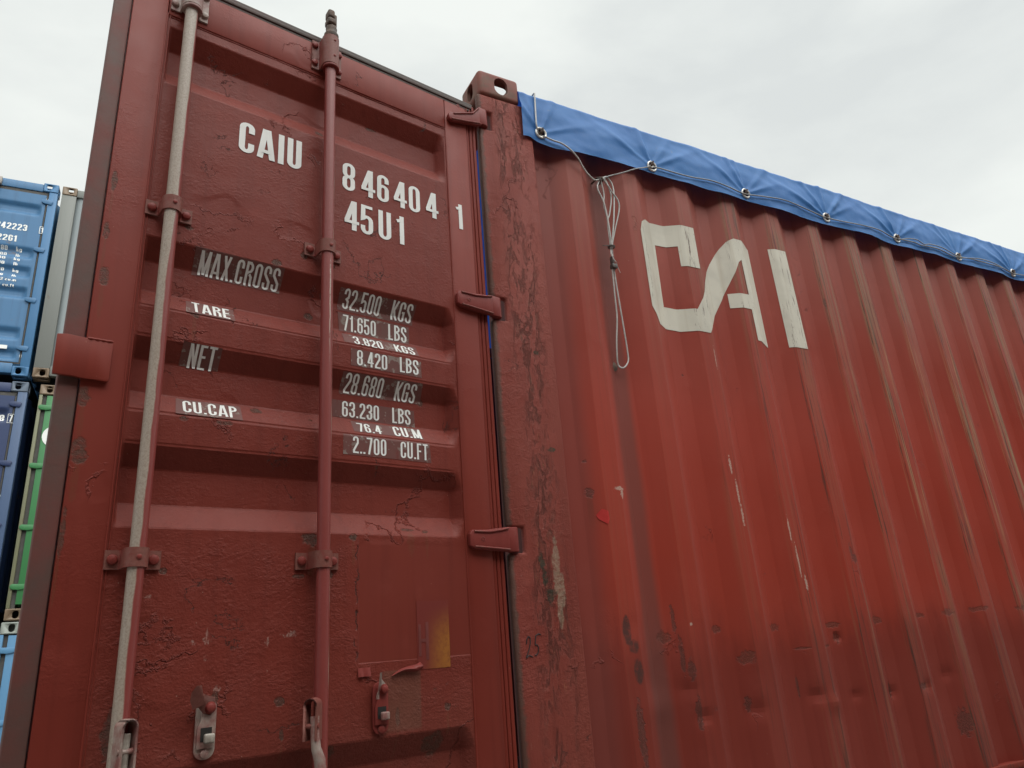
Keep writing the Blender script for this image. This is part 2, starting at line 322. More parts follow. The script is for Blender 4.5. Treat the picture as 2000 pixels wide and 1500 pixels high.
M['white'] = letter_mat('white_letters', (.80, .80, .77), (.40, .34, .31), -.01)
M['whitelogo'] = letter_mat('cream_logo_paint', (.62, .59, .50), (.45, .40, .32), .02, (.22, .09, .07), 1)
M['tapefilm'] = letter_mat('tape_residue', (.150, .055, .047), (.23, .18, .155), .10, (.15, .032, .026))

# ------------------------------------------------------------------ mesh helpers
def link(name, me, mat=None, parent=None, smooth=35):
    if mat is not None:
        for m in (mat if isinstance(mat, (list, tuple)) else [mat]): me.materials.append(m)
    bm = bmesh.new(); bm.from_mesh(me)
    if smooth:
        for f in bm.faces: f.smooth = True
        for ed in bm.edges: ed.smooth = not (len(ed.link_faces) == 2 and ed.calc_face_angle(0) > R(smooth))
    bm.to_mesh(me); bm.free()
    o = bpy.data.objects.new(name, me); S.collection.objects.link(o)
    if parent: o.parent = parent
    return o
def empty(name, loc=(0, 0, 0), rz=0., label=None, cat=None, group=None):
    o = bpy.data.objects.new(name, None); S.collection.objects.link(o); o.location = loc; o.rotation_euler = (0, 0, rz)
    o.empty_display_size = .2
    if label: o['label'] = label; o['category'] = cat
    if group: o['group'] = group
    return o
class G:
    """collects primitives into one mesh"""
    def __init__(s): s.bm = bmesh.new()
    def _xf(s, vs, M_):
        if M_ is not None: bmesh.ops.transform(s.bm, matrix=M_, verts=vs)
    def box(s, x0, x1, y0, y1, z0, z1, bev=0., seg=2, M_=None, mi=0):
        b = bmesh.new()
        bmesh.ops.create_cube(b, size=1)
        for v in b.verts: v.co = Vector(((x0 + x1) / 2 + v.co.x * (x1 - x0), (y0 + y1) / 2 + v.co.y * (y1 - y0), (z0 + z1) / 2 + v.co.z * (z1 - z0)))
        if bev: bmesh.ops.bevel(b, geom=b.edges[:], offset=bev, segments=seg, affect='EDGES', profile=.5)
        s.add(b, M_, mi); return s
    def add(s, b, M_=None, mi=0):
        if M_ is not None: bmesh.ops.transform(b, matrix=M_, verts=b.verts)
        vm = {v: s.bm.verts.new(v.co) for v in b.verts}
        for f in b.faces:
            try:
                nf = s.bm.faces.new([vm[v] for v in f.verts]); nf.material_index = mi if mi else f.material_index
            except ValueError: pass
        b.free(); return s
    def prism(s, pts, y0, y1, bev=0., seg=2, M_=None, mi=0, ang=20):
        """pts in the x-z plane extruded along y"""
        b = bmesh.new()
        A = [b.verts.new((p[0], y0, p[1])) for p in pts]; f = b.faces.new(A)
        r_ = bmesh.ops.extrude_face_region(b, geom=[f]); vs = [v for v in r_['geom'] if isinstance(v, bmesh.types.BMVert)]
        for v in vs: v.co.y = y1
        bmesh.ops.recalc_face_normals(b, faces=b.faces)
        if bev:
            es = [ed for ed in b.edges if len(ed.link_faces) == 2 and ed.calc_face_angle(0) > R(ang)]
            bmesh.ops.bevel(b, geom=es, offset=bev, segments=seg, affect='EDGES', profile=.5, clamp_overlap=True)
        bmesh.ops.triangulate(b, faces=[f for f in b.faces if len(f.verts) > 4])
        s.add(b, M_, mi); return s
    def tube(s, P, r, n=10, cap=True, mi=0, closed=False):
        P = [Vector(p) for p in P]; m = len(P); rings = []
        rr = r if isinstance(r, (list, tuple)) else [r] * m
        prev = None
        for i, p in enumerate(P):
            a = P[i - 1] if (i or closed) else p; c = P[(i + 1) % m] if (i < m - 1 or closed) else p
            t = (c - a).normalized()
            if prev is None: u = t.orthogonal().normalized()
            else: u = (prev - t * prev.dot(t)).normalized()
            prev = u; w_ = t.cross(u)
            rings.append([s.bm.verts.new(p + (u * math.cos(2 * math.pi * k / n) + w_ * math.sin(2 * math.pi * k / n)) * rr[i]) for k in range(n)])
        L = range(m) if closed else range(m - 1)
        for i in L:
            A, B = rings[i], rings[(i + 1) % m]
            for k in range(n):
                f = s.bm.faces.new((A[k], A[(k + 1) % n], B[(k + 1) % n], B[k])); f.material_index = mi
        if cap and not closed:
            s.bm.faces.new(rings[0][::-1]).material_index = mi; s.bm.faces.new(rings[-1]).material_index = mi
        return s
    def lathe(s, prof, center, axis, n=20, mi=0):
        """prof = (radius, along) pairs"""
        ax = Vector(axis).normalized(); u = ax.orthogonal().normalized(); w_ = ax.cross(u); c = Vector(center)
        rings = [[s.bm.verts.new(c + ax * a + (u * math.cos(2 * math.pi * k / n) + w_ * math.sin(2 * math.pi * k / n)) * max(r_, 1e-5)) for k in range(n)] for r_, a in prof]
        for A, B in zip(rings, rings[1:]):
            for k in range(n): s.bm.faces.new((A[k], A[(k + 1) % n], B[(k + 1) % n], B[k])).material_index = mi
        s.bm.faces.new(rings[0][::-1]).material_index = mi; s.bm.faces.new(rings[-1]).material_index = mi
        return s
    def ribbon(s, C, th, z0, z1, mi=0):
        """strip: centre line C in x-y, thickness th, extruded in z"""
        n = len(C); A = []; B = []
        for i in range(n):
            a = Vector(C[max(i - 1, 0)]); c = Vector(C[min(i + 1, n - 1)]); t = (c - a).normalized(); p = Vector((-t.y, t.x)) * th / 2
            A.append(Vector(C[i]) + p); B.append(Vector(C[i]) - p)
        o = A + B[::-1]
        lo = [s.bm.verts.new((q.x, q.y, z0)) for q in o]; hi = [s.bm.verts.new((q.x, q.y, z1)) for q in o]
        N = len(o)
        for i in range(N): s.bm.faces.new((lo[i], lo[(i + 1) % N], hi[(i + 1) % N], hi[i])).material_index = mi
        for L in (lo, hi):
            for i in range(n - 1): s.bm.faces.new((L[i], L[i + 1], L[N - 2 - i], L[N - 1 - i])).material_index = mi
        return s
    def done(s, name, mat, parent=None, smooth=35):
        bmesh.ops.recalc_face_normals(s.bm, faces=s.bm.faces)
        me = bpy.data.meshes.new(name); s.bm.to_mesh(me); s.bm.free()
        return link(name, me, mat, parent, smooth)
def grid(xs, zs, fy):
    """height field over x and z; fy(x, z) gives y (outward = -y)"""
    V = [(x, fy(x, z), z) for z in zs for x in xs]; n = len(xs)
    F = [(j * n + i, j * n + i + 1, (j + 1) * n + i + 1, (j + 1) * n + i) for j in range(len(zs) - 1) for i in range(n - 1)]
    me = bpy.data.meshes.new('g'); me.from_pydata(V, [], F); me.update(); return me
def frange(a, b, n): return [a + (b - a) * i / n for i in range(n + 1)]
def seglist(*S_):
    out = []
    for a, b, st in S_:
        n = max(1, round((b - a) / st)); out += [a + (b - a) * i / n for i in range(n)]
    return out + [S_[-1][1]]
def tri(v, a, b): t = min(max((v - a) / (b - a), 0), 1); return t
def smooth(t): t = min(max(t, 0), 1); return t * t * (3 - 2 * t)

# ------------------------------------------------------------------ lettering
def arc(cx, cz, rx, rz, a0, a1, n=7): return [(cx + rx * math.cos(R(a0 + (a1 - a0) * i / n)), cz + rz * math.sin(R(a0 + (a1 - a0) * i / n))) for i in range(n + 1)]
def glyph(ch, w=.42, t=.15):
    """strokes of a condensed grotesque: (points, closed); cap height 1"""
    h = t / 2; r = w / 2 - h; rz = min(r * 1.0, .16); L, Rr, T, B, m = h, w - h, 1 - h * .68, h * .68, .5; c = w / 2
    loop = lambda b, tp: (arc(c, tp - rz, r, rz, 0, 180, 10) + arc(c, b + rz, r, rz, 180, 360, 10), True)
    if ch in 'O0': return [loop(B, T)], w
    if ch == 'C': return [(arc(c, T - rz, r, rz, 0, 180, 10) + arc(c, B + rz, r, rz, 180, 360, 10), 'gap')], w
    if ch == 'G': return [([(Rr, .68)] + arc(c, T - rz, r, rz, 0, 180, 10) + arc(c, B + rz, r, rz, 180, 360, 10) + [(Rr, .49), (c + .01, .49)], False)], w
    if ch == 'U': return [([(L, 1)] + arc(c, B + rz, r, rz, 180, 360, 10) + [(Rr, 1)], False)], w
    if ch == '8': return [loop(B, m), loop(m, T)], w
    if ch == '6': return [loop(B, .58), ([(Rr, .70)] + arc(c, T - rz, r, rz, 0, 180, 10) + [(L, .35)], False)], w
    if ch == '3': return [([(L, .72)] + arc(c, T - rz, r, rz, 180, 0, 8) + [(Rr, .60), (c + .02, .5), (Rr, .40)] + arc(c, B + rz, r, rz, 0, -180, 8) + [(L, .30)], False)], w
    if ch == '2': return [([(L, .72)] + arc(c, T - rz, r, rz, 180, 0, 8) + [(Rr, .62), (L + .01, .18), (L + .01, B), (w, B)], False)], w
    if ch == '5': return [([(w - .02, T), (L + .01, T), (L, .52)] + arc(c, .60 - rz, r, rz, 150, 0, 6) + arc(c, B + rz, r, rz, 0, -180, 8) + [(L, .29)], False)], w
    if ch == '7': return [([(0, T), (Rr, T), (Rr, .86), (c - .04, 0)], False)], w
    if ch == '1': return [([(.17, 0), (.17, 1)], False), ([(.0, .80), (.14, .84)], False)], .25
    if ch == '4': return [([(w * .72, 0), (w * .72, 1)], False), ([(w * .66, .97), (L * .9, .30)], False), ([(0, .27), (w + .03, .27)], False)], w + .03
    if ch == 'A': return [([(h * .8, 0), (c + .025 - .03, 1)], False), ([(w + .06 - h * .8, 0), (c + .035 + .03, 1)], False), ([(.1, .24), (w - .04, .24)], False)], w + .06
    if ch == 'I': return [([(h, 0), (h, 1)], False)], t
    if ch == 'M': return [([(h, 0), (h, 1)], False), ([(w + .14 - h, 0), (w + .14 - h, 1)], False), ([(h * 1.1, .98), ((w + .14) / 2, .04)], False), ([(w + .14 - h * 1.1, .98), ((w + .14) / 2, .04)], False)], w + .14
    if ch == 'N': return [([(h, 0), (h, 1)], False), ([(Rr, 0), (Rr, 1)], False), ([(h * 1.1, .98), (w - h * 1.1, .02)], False)], w
    if ch == 'X': return [([(h * .9, 0), (w - h * .9, 1)], False), ([(h * .9, 1), (w - h * .9, 0)], False)], w
    if ch == 'K': return [([(h, 0), (h, 1)], False), ([(t * .8, .40), (w - h * .7, 1)], False), ([(t * 1.15, .54), (w - h * .6, 0)], False)], w
    if ch == 'T': return [([(0, T), (w - .02, T)], False), ([(c - .01, 0), (c - .01, .93)], False)], w - .02
    if ch == 'E': return [([(w - .06, T), (h, T), (h, B), (w - .06, B)], False), ([(h, .52), (w - .1, .52)], False)], w - .06
    if ch == 'F': return [([(w - .06, T), (h, T), (h, 0)], False), ([(h, .52), (w - .1, .52)], False)], w - .06
    if ch == 'L': return [([(h, 1), (h, B), (w - .07, B)], False)], w - .07
    if ch in 'RPB':
        top = ([(h, T), (c, T)] + arc(c, .76, r, .24 - h, 90, -90, 8) + [(h, .52)], False)
        o = [([(h, 0), (h, 1)], False), top]
        if ch == 'R': o.append(([(c + .02, .5), (Rr - .01, .38), (Rr, 0)], False))
        if ch == 'B': o.append(([(c, .52)] + arc(c, .29, r, .29 - h, 90, -90, 8) + [(h, B)], False))
        return o, w
    if ch == 'S': return [(arc(c, T - rz, r, rz, 0, 180, 8) + [(L, .66), (Rr, .36)] + arc(c, B + rz, r, rz, 0, -180, 8), 'S')], w
    if ch == '.': return [([(h, 0), (h, t * .8)], False)], t
    if ch == 'k': return [([(h, 0), (h, 1)], False), ([(t * .8, .28), (w - .12, .62)], False), ([(t * 1.2, .36), (w - .1, 0)], False)], w - .06
    if ch == 'l': return [([(h, 0), (h, 1)], False)], t
    if ch == 'b': return [([(h, 0), (h, 1)], False), (arc(c, .42, r, .2, 0, 180, 6) + arc(c, .27, r, .2, 180, 360, 6), True)], w
    if ch == 'g': return [(arc(c, .42, r, .2, 0, 180, 6) + arc(c, .22, r, .15, 180, 360, 6), True), ([(Rr, .62), (Rr, -.1), (c, -.2), (L, -.15)], False)], w
    if ch == 'c': return [([(Rr, .46)] + arc(c, .42, r, .2, 30, 180, 6) + arc(c, .27, r, .2, 180, 330, 6), False)], w
    if ch == 'u': return [([(L, .66), (L, .25)] + arc(c, .25, r, .18, 180, 360, 6) + [(Rr, .66)], False)], w
    if ch == 'm': return [([(h, 0), (h, .66)], False), ([(h, .5), (h + .08, .6), (w * .6, .58), (w * .62, 0)], False), ([(w * .62, .5), (w * .8, .6), (w + .1, .58), (w + .12, 0)], False)], w + .18
    if ch == 'f': return [([(.12, 0), (.12, .85), (.2, .95), (.32, .95)], False), ([(0, .6), (.3, .6)], False)], .32
    if ch == 't': return [([(.12, .9), (.12, .12), (.2, .06), (.3, .06)], False), ([(0, .6), (.3, .6)], False)], .3
    return [], .25
def stroke_faces(pts, closed, t):
    """mitred ribbon as quads"""
    if closed == 'gap':
        n = len(pts); a, b = pts[:n // 2], pts[n // 2:]
        pts = [(a[0][0], .67)] + a + b + [(b[-1][0], .33)]; closed = False
    if closed == 'S': pts = [(pts[0][0], .70)] + pts + [(pts[-1][0], .30)]; closed = False
    P = [Vector(p) for p in pts]; Q = [P[0]]
    for p in P[1:]:
        if (p - Q[-1]).length > 1e-4: Q.append(p)
    if closed and (Q[0] - Q[-1]).length < 1e-4: Q.pop()
    n = len(Q); A = []; B = []
    for i in range(n):
        if closed or 0 < i < n - 1:
            d0 = (Q[i] - Q[i - 1]).normalized(); d1 = (Q[(i + 1) % n] - Q[i]).normalized()
            nb = Vector((-(d0 + d1).y, (d0 + d1).x)); nb = nb.normalized() if nb.length > 1e-6 else Vector((-d0.y, d0.x))
            k = max(nb.dot(Vector((-d0.y, d0.x))), .45); off = nb * (t / 2 / k)
        else:
            d = (Q[1] - Q[0]).normalized() if i == 0 else (Q[-1] - Q[-2]).normalized(); off = Vector((-d.y, d.x)) * t / 2
        off = Vector((off.x, off.y * .68)); A.append(Q[i] + off); B.append(Q[i] - off)
    out = []
    for i in range(n if closed else n - 1):
        j = (i + 1) % n; out.append((A[i], A[j], B[j], B[i]))
    return out
def text_mesh(items, t=.15):
    """items: (string, x0, x1, z0, z1[, t]) fitted into the box; returns bmesh in the x-z plane (y = tiny layer offset)"""
    bm = bmesh.new()
    for it in items:
        st, x0, x1, z0, z1 = it[:5]; tt = it[5] if len(it) > 5 else t
        gs = []; x = 0
        for ch in st:
            if ch == ' ': x += .25; continue
            g, w_ = glyph(ch, .42, tt); gs.append((g, x)); x += w_ + .10
        W_ = x - .10; sx = (x1 - x0) / W_; sz = (z1 - z0)
        for g, gx in gs:
            for k, (pts, cl) in enumerate(g):
                for q in stroke_faces(pts, cl, tt):
                    vs = [bm.verts.new((x0 + (gx + p.x) * sx, -.0004 * k, z0 + min(max(p.y, -.25), 1.0) * sz)) for p in q]
                    bm.faces.new(vs)
    return bm
def drape(bm, depth, off, xcuts=(), zcuts=()):
    """cut the flat decal at the folds and lay it on the profile depth(x, z)"""
    for c in xcuts: bmesh.ops.bisect_plane(bm, geom=bm.verts[:] + bm.edges[:] + bm.faces[:], plane_co=(c, 0, 0), plane_no=(1, 0, 0))
    for c in zcuts: bmesh.ops.bisect_plane(bm, geom=bm.verts[:] + bm.edges[:] + bm.faces[:], plane_co=(0, 0, c), plane_no=(0, 0, 1))
    for v in bm.verts: v.co.y = v.co.y + depth(v.co.x, v.co.z) - off
def bm_link(bm, name, mat, parent, smooth=0):
    bmesh.ops.recalc_face_normals(bm, faces=bm.faces)
    me = bpy.data.meshes.new(name); bm.to_mesh(me); bm.free(); return link(name, me, mat, parent, smooth)

# ------------------------------------------------------------------ ground
g = G(); g.bm.verts.ensure_lookup_table()
me = bpy.data.meshes.new('ground'); me.from_pydata([(-600, -600, -1.24), (600, -600, -1.24), (600, 600, -1.24), (-600, 600, -1.24)], [], [(0, 1, 2, 3)])
gr = link('ground', me, plain('yard_concrete', (.20, .192, .175), (.27, .26, .24), .85, .7, .5, 0, 30), None, 0); gr['kind'] = 'structure'
g.bm.free()

# ================================================================== the red open top container
L_, Wd, H_ = 12.192, 2.438, 2.896
box = empty('shipping_container', (0, 0, 0), 0, 'worn red open-top shipping container with ribbed side wall, white logo and one door swung open', 'shipping container')
PT, R0, DP = .278, .437, .036
def prof(x):
    t = (x - R0) % PT
    if t < .068: return DP * t / .068
    if t < .140: return DP
    if t < .208: return DP * (1 - (t - .140) / .068)
    return 0.
def rprof(x):      # rolled, slightly rounded folds
    return sum(prof(x + d) for d in (-.0022, 0, .0022)) / 3
DENTS = [(.66, .515, .03, .008), (.90, .512, .035, .007), (.62, .60, .03, .006), (1.19, .530, .03, .009), (1.27, .50, .04, -.008), (1.42, .51, .025, .006), (1.63, .50, .03, .008), (1.80, .51, .03, .007), (1.98, .54, .03, .006), (1.39, .715, .02, .010), (.5, .56, .06, -.006), (.42, .80, .05, .003)]
def wall_y(x, z):
    y = rprof(x)
    y += .0022 * noise.noise((x * 2.2, z * 1.4, 3.1)) + .0010 * noise.noise((x * 9, z * 5, 8.))
    for dx, dz, r, a in DENTS:
        d = ((x - dx) ** 2 + ((z - dz) * 1.4) ** 2) / (r * r)
        if d < 6: y += a * math.exp(-d)
    return y
def wall_xs(x0, x1):
    out = {x0, x1}; k0 = int((x0 - R0) / PT) - 1
    for k in range(k0, int((x1 - R0) / PT) + 1):
        for br in (0, .068, .140, .208):
            c = R0 + k * PT + br
            for d in ((-.0035, -.0012, .0012, .0035) if c < 7 else (-.002, .002)): out.add(c + d)
        for a, b in ((0, .068), (.068, .140), (.140, .208), (.208, .278)):
            n = 7 if R0 + k * PT < 4 else 2
            for i in range(1, n): out.add(R0 + k * PT + a + (b - a) * i / n)
    return sorted(v for v in out if x0 <= v <= x1)
xs = wall_xs(.215, 11.98)
zs = seglist((.185, .85, .014), (.85, 2.80, .05))
link('side_wall', grid(xs, zs, wall_y), M['wall'], box, 7)
# painted logo, laid over the ribs
LG = [(.700, 2.33), (.712, 2.372), (.745, 2.398), (.80, 2.402), (.992, 2.402), (.990, 2.205), (.898, 2.205), (.898, 2.300), (.795, 2.297), (.790, 2.010), (.935, 2.008),
      (.977, 2.066), (1.015, 2.150), (1.085, 2.262), (1.150, 2.345), (1.185, 2.382), (1.225, 2.402), (1.300, 2.402), (1.343, 2.388), (1.343, 1.905), (1.250, 1.912), (1.250, 2.058), (1.150, 2.058), (1.150, 2.126), (1.250, 2.128),
      (1.248, 2.300), (1.228, 2.283), (1.120, 2.095), (1.050, 1.998), (.984, 1.908), (.780, 1.911), (.735, 1.916), (.700, 1.985)]
LI = [(1.450, 2.402), (1.549, 2.402), (1.552, 1.910), (1.450, 1.911)]
bm = bmesh.new()
from mathutils.geometry import tessellate_polygon
for poly in (LG, LI):
    vs = [bm.verts.new((a, 0, b)) for a, b in poly]
    for t in tessellate_polygon([[Vector((a, b, 0)) for a, b in poly]]): bm.faces.new([vs[k] for k in t])
cuts = [.7 + .008 * i for i in range(1, 108)]
drape(bm, wall_y, .0016, cuts, [1.95 + .05 * i for i in range(9)])
bmesh.ops.remove_doubles(bm, verts=bm.verts[:], dist=1e-5)
bm_link(bm, 'painted_logo', M['whitelogo'], box, 60)
# red scrap of tape on the wall
bm = bmesh.new(); bm.faces.new([bm.verts.new((a, 0, b)) for a, b in [(.333, 1.160), (.352, 1.180), (.372, 1.172), (.374, 1.145), (.366, 1.128), (.340, 1.146)]])
bmesh.ops.triangulate(bm, faces=bm.faces[:]); drape(bm, wall_y, .002, [.34, .35, .36, .367])
bm_link(bm, 'red_tape_scrap', plain('red_tape', (.42, .02, .02), (.50, .035, .03), .4), box)

# corner post with hinge notches
NZ = [(2.615, 2.698), (1.818, 1.902), (1.037, 1.115), (.255, .335)]
pts = [(.223, .118), (.223, 2.777), (-.012, 2.777)]
for a, b in NZ: pts += [(-.012, b), (.045, b), (.045, a), (-.012, a)]
pts += [(-.012, .118)]
g = G(); g.prism(pts, -.004, .022, .009, 4)
post = g.done('corner_post', M['post'], box)
g = G()      # inner J section behind it
g.box(.060, .12, .0235, .16, .12, 2.776); g.box(.205, .222, .005, .10, .12, 2.776, M_=Matrix.Translation((.0015, 0, 0)))
g.done('inner_post', M['darkred'], box)
g = G()      # weld seam where the wall meets the post
g.tube([(.2255, .018, z) for z in frange(.2, 2.75, 30)], .004, 8)
g.done('weld_seam', M['wall'], box)
# the other posts
g = G(); g.box(0, .16, Wd - .16, Wd, .119, 2.777, .006); g.done('corner_post', M['post'], box)
g = G(); g.box(L_ - .16, L_, 0, .16, .119, 2.777, .006); g.done('corner_post', M['post'], box)
g = G(); g.box(L_ - .16, L_, Wd - .16, Wd, .119, 2.777, .006); g.done('corner_post', M['post'], box)

def boolean(o, cutters):
    for c in cutters:
        m = o.modifiers.new('b', 'BOOLEAN'); m.operation = 'DIFFERENCE'; m.object = c; m.solver = 'EXACT'
    bpy.context.view_layer.update()
    dg = bpy.context.evaluated_depsgraph_get()
    me = bpy.data.meshes.new_from_object(o.evaluated_get(dg)); o.modifiers.clear(); o.data = me
    for c in cutters: bpy.data.objects.remove(c)
def oval(cx, cz, w_, h_, n=16):
    r_ = w_ / 2; s_ = h_ / 2 - r_
    return [(cx + r_ * math.cos(a), cz + s_ + r_ * math.sin(a)) for a in [math.pi * i / n for i in range(n + 1)]] + [(cx + r_ * math.cos(a), cz - s_ + r_ * math.sin(a)) for a in [math.pi + math.pi * i / n for i in range(n + 1)]]
def casting_mesh(sx=.178, sy=.162, sz=.118, bev=.016):
    """casting with its outer corner at the origin, growing +x +y +z; oval apertures on -y and -x faces and the top"""
    g = G(); g.box(0, sx, 0, sy, 0, sz, bev, 4); o = g.done('c', None)
    g = G(); g.box(.014, sx - .012, .014, sy - .012, .014, sz - .014); c1 = g.done('k1', None)
    g = G(); g.prism(oval(.097, .060, .058, .080), -.03, .03); c2 = g.done('k2', None)
    g = G(); g.prism(oval(.080, .060, .050, .078), -.03, .03, M_=Matrix.Rotation(R(90), 4, 'Z') @ Matrix.Identity(4)); c3 = g.done('k3', None)
    g = G(); g.prism(oval(0, 0, .066, .125), -.03, .03, M_=Matrix.Translation((.100, .081, sz)) @ Matrix.Rotation(R(90), 4, 'Z') @ Matrix.Rotation(R(90), 4, 'X')); c4 = g.done('k4', None)
    boolean(o, [c1, c2, c3, c4])
    me = o.data; bpy.data.objects.remove(o); return me
CM = casting_mesh(); CM.materials.clear(); CM.materials.append(M['casting'])
bm = bmesh.new(); bm.from_mesh(CM)
for f in bm.faces: f.smooth = True
for ed in bm.edges: ed.smooth = not (len(ed.link_faces) == 2 and ed.calc_face_angle(0) > R(32))
bm.to_mesh(CM); bm.free()
def casting(x, y, z, fx, fy, fz, parent, me=CM):
    o = bpy.data.objects.new('corner_casting', me); S.collection.objects.link(o); o.parent = parent
    o.location = (x, y, z); o.scale = (fx, fy, fz); return o
for X_, fx in ((-.003, 1), (L_, -1)):
    for Y_, fy in ((-.008, 1), (Wd, -1)):
        casting(X_, Y_, 2.778, fx, fy, 1, box); casting(X_, Y_, .118, fx, fy, -1, box)
# rails, header, sill, floor, far wall, front wall
g = G(); g.box(.224, L_ - .161, -.006, .05, .03, .186, .004); g.box(.224, L_ - .161, -.010, .004, .168, .190, .003); g.done('bottom_rail', M['wall'], box)
g = G(); g.box(.224, L_ - .161, .002, .06, 2.79, 2.846, .008); g.done('top_rail', M['wall'], box)
g = G(); g.box(.18, L_ - .161, Wd - .06, Wd, 2.79, 2.846, .008); g.done('top_rail', M['wall'], box)
g = G(); g.box(.02, .12, .156, Wd - .164, 2.745, 2.865, .01); g.done('door_header', M['frame'], box)
g = G(); g.box(.02, .12, .164, Wd - .164, .02, .12, .008); g.done('door_sill', M['frame'], box)
g = G(); g.box(.13, L_ - .1, .06, Wd - .06, .10, .15); g.done('floor', plain('plywood_floor', (.06, .04, .028), (.10, .07, .045), .8), box)
xs2 = seglist((.17, L_ - .17, .0347)); me = grid(xs2, frange(.13, 2.79, 4), lambda x, z: Wd - rprof(x)); link('far_side_wall', me, M['darkred'], box, 60)
g = G(); g.box(L_ - .05, L_ - .02, .162, Wd - .162, .12, 2.85); g.done('front_wall', M['darkred'], box)
g = G(); g.box(.01, .055, 1.22, 2.27, .13, 2.74, .004)
for z in (.5, .9, 1.4, 1.9, 2.4): g.box(-.0, .012, 1.35, 2.15, z, z + .16, .004)
g.done('closed_door', M['frame'], box)
for i in range(9):
    g = G(); x = .9 + i * 1.3; g.tube([(x, .05 + (Wd - .1) * k / 12, 2.812 + .03 * math.sin(math.pi * k / 12)) for k in range(13)], .014, 8); g.done('roof_bow', M['zinc'], box)
# handwritten number on the post
g = G()
def hand(P, w_=.0017):
    for a, b in zip(P, P[1:]): g.tube([(a[0], -.0046, a[1]), (b[0], -.0046, b[1])], w_, 6)
hand([(.0235, .775), (.0255, .788), (.031, .796), (.037, .792), (.0365, .778), (.030, .758), (.0215, .742), (.020, .737), (.030, .744), (.036, .741), (.041, .739)])
hand([(.056, .796), (.053, .777), (.0525, .770), (.058, .772), (.0625, .764), (.061, .751), (.0545, .743), (.048, .743)])
hand([(.056, .796), (.066, .801), (.074, .799)])
g.done('handwritten_number', M['ink'], box)
# lashing rings that come through the eyelets
EY = [.253, .797, 1.342, 1.887, 2.432, 2.972, 3.517, 4.06, 4.61, 5.15]
g = G(); g.lathe([(.004, -.03), (.016, -.005), (.018, 0), (.006, .003)], (.5, .034, 1.717), (0, -1, 0), 12)
g.done('cable_stud', M['rusty'], box); g = G(); g.tube([(.505, .03, 2.520), (.505, -.012, 2.520), (.520, -.02, 2.520), (.537, -.012, 2.523), (.537, .03, 2.523)], .0042, 8)
g.done('cable_staple', M['rusty'], box)
for x in EY:
    g = G(); g.tube([(x + .008, .0, 2.656 + .003), (x + .006, -.022, 2.668), (x, -.034, 2.668), (x - .006, -.030, 2.656), (x - .008, 0, 2.650)], .0042, 8)
    g.done('lashing_ring', M['rusty'], box)

# ================================================================== the open door
A_ = R(8.8605)
door = G()
DX = lambda s_: -s_
pz = [(2.505, 2.445, 2.365, 2.305), (1.818, 1.762, 1.678, 1.622), (1.549, 1.492, 1.408, 1.350), (1.279, 1.222, 1.138, 1.080), (.583, .525, .44, .383)]
DD = .036
def zrec(z):
    for a, b, c, d in pz:
        if d <= z <= a:
            if z > b: return (a - z) / (a - b)
            if z > c: return 1.
            return (z - d) / (c - d)
    return 0.
def door_y(x, z):
    s_ = -x; top = z > 2.3
    v = sum(zrec(z + d) for d in (-.0018, 0, .0018)) / 3
    # recesses run the full panel; rounded ends at the hinge side, short ends at the free side
    r0 = .172 if top else .168 + .012 * (1 - v)
    hr = tri(s_, r0, r0 + .024); hl = smooth((1.088 - s_) / .012)
    y = DD * v * min(hr, hl)
    if abs(z - 1.586) < .04 or abs(z - 1.315) < .04:     # ribs between the three close recesses sink a little
        y += .003 * min(hr, hl)
    y += .0022 * noise.noise((x * 3, z * 3, 1.7)) + .0008 * noise.noise((x * 11, z * 11, 5.))
    return y + .0015
xs = [-s_ for s_ in seglist((.160, .21, .004), (.21, 1.06, .0125), (1.06, 1.096, .003))][::-1]
zset = seglist((.16, .38, .03), (.38, .60, .006), (.60, 1.07, .02), (1.07, 1.84, .0048), (1.84, 2.29, .02), (2.29, 2.55, .005))
zset = sorted([z for z in zset if all(abs(z - v) > .0035 for q in pz for v in q)] + [v + d for q in pz for v in q for d in (-.002, .002)])
dr = link('door', grid(xs, zset, door_y), M['door'], box, 10)
dr.rotation_euler = (0, 0, A_)
dr['label'] = 'open door panel covered in white stencilled weights, with two upright locking rods'
def dgeo(name, g, mat, smooth_=35): return g.done(name, mat, dr, smooth_)
g = G(); g.box(-1.183, -1.094, 0, .045, .09, 2.6715, .003); g.tube([(-1.0935, .001, z) for z in frange(.16, 2.545, 20)], .0028, 6); g.tube([(-1.0865, .001, z) for z in frange(.16, 2.545, 20)], .0015, 6); dgeo('door_stile', g, M['frame'])
g = G(); g.box(-.163, -.072, 0, .045, .09, 2.6715, .003); g.tube([(-.1645, .001, z) for z in frange(.16, 2.54, 20)], .0028, 6); dgeo('door_stile', g, M['frame'])
g = G(); g.box(-1.0925, -.1645, 0, .045, 2.546, 2.6715, .003); g.tube([(-1.0915 + .926 * k / 20, .001, 2.5455) for k in range(21)], .0026, 6); g.tube([(-1.0915 + .926 * k / 20, .001, 2.5375) for k in range(21)], .0016, 6); dgeo('door_rail', g, M['frame'])
g = G(); g.box(-1.0925, -.1645, 0, .045, .09, .158, .003); dgeo('door_rail', g, M['frame'])
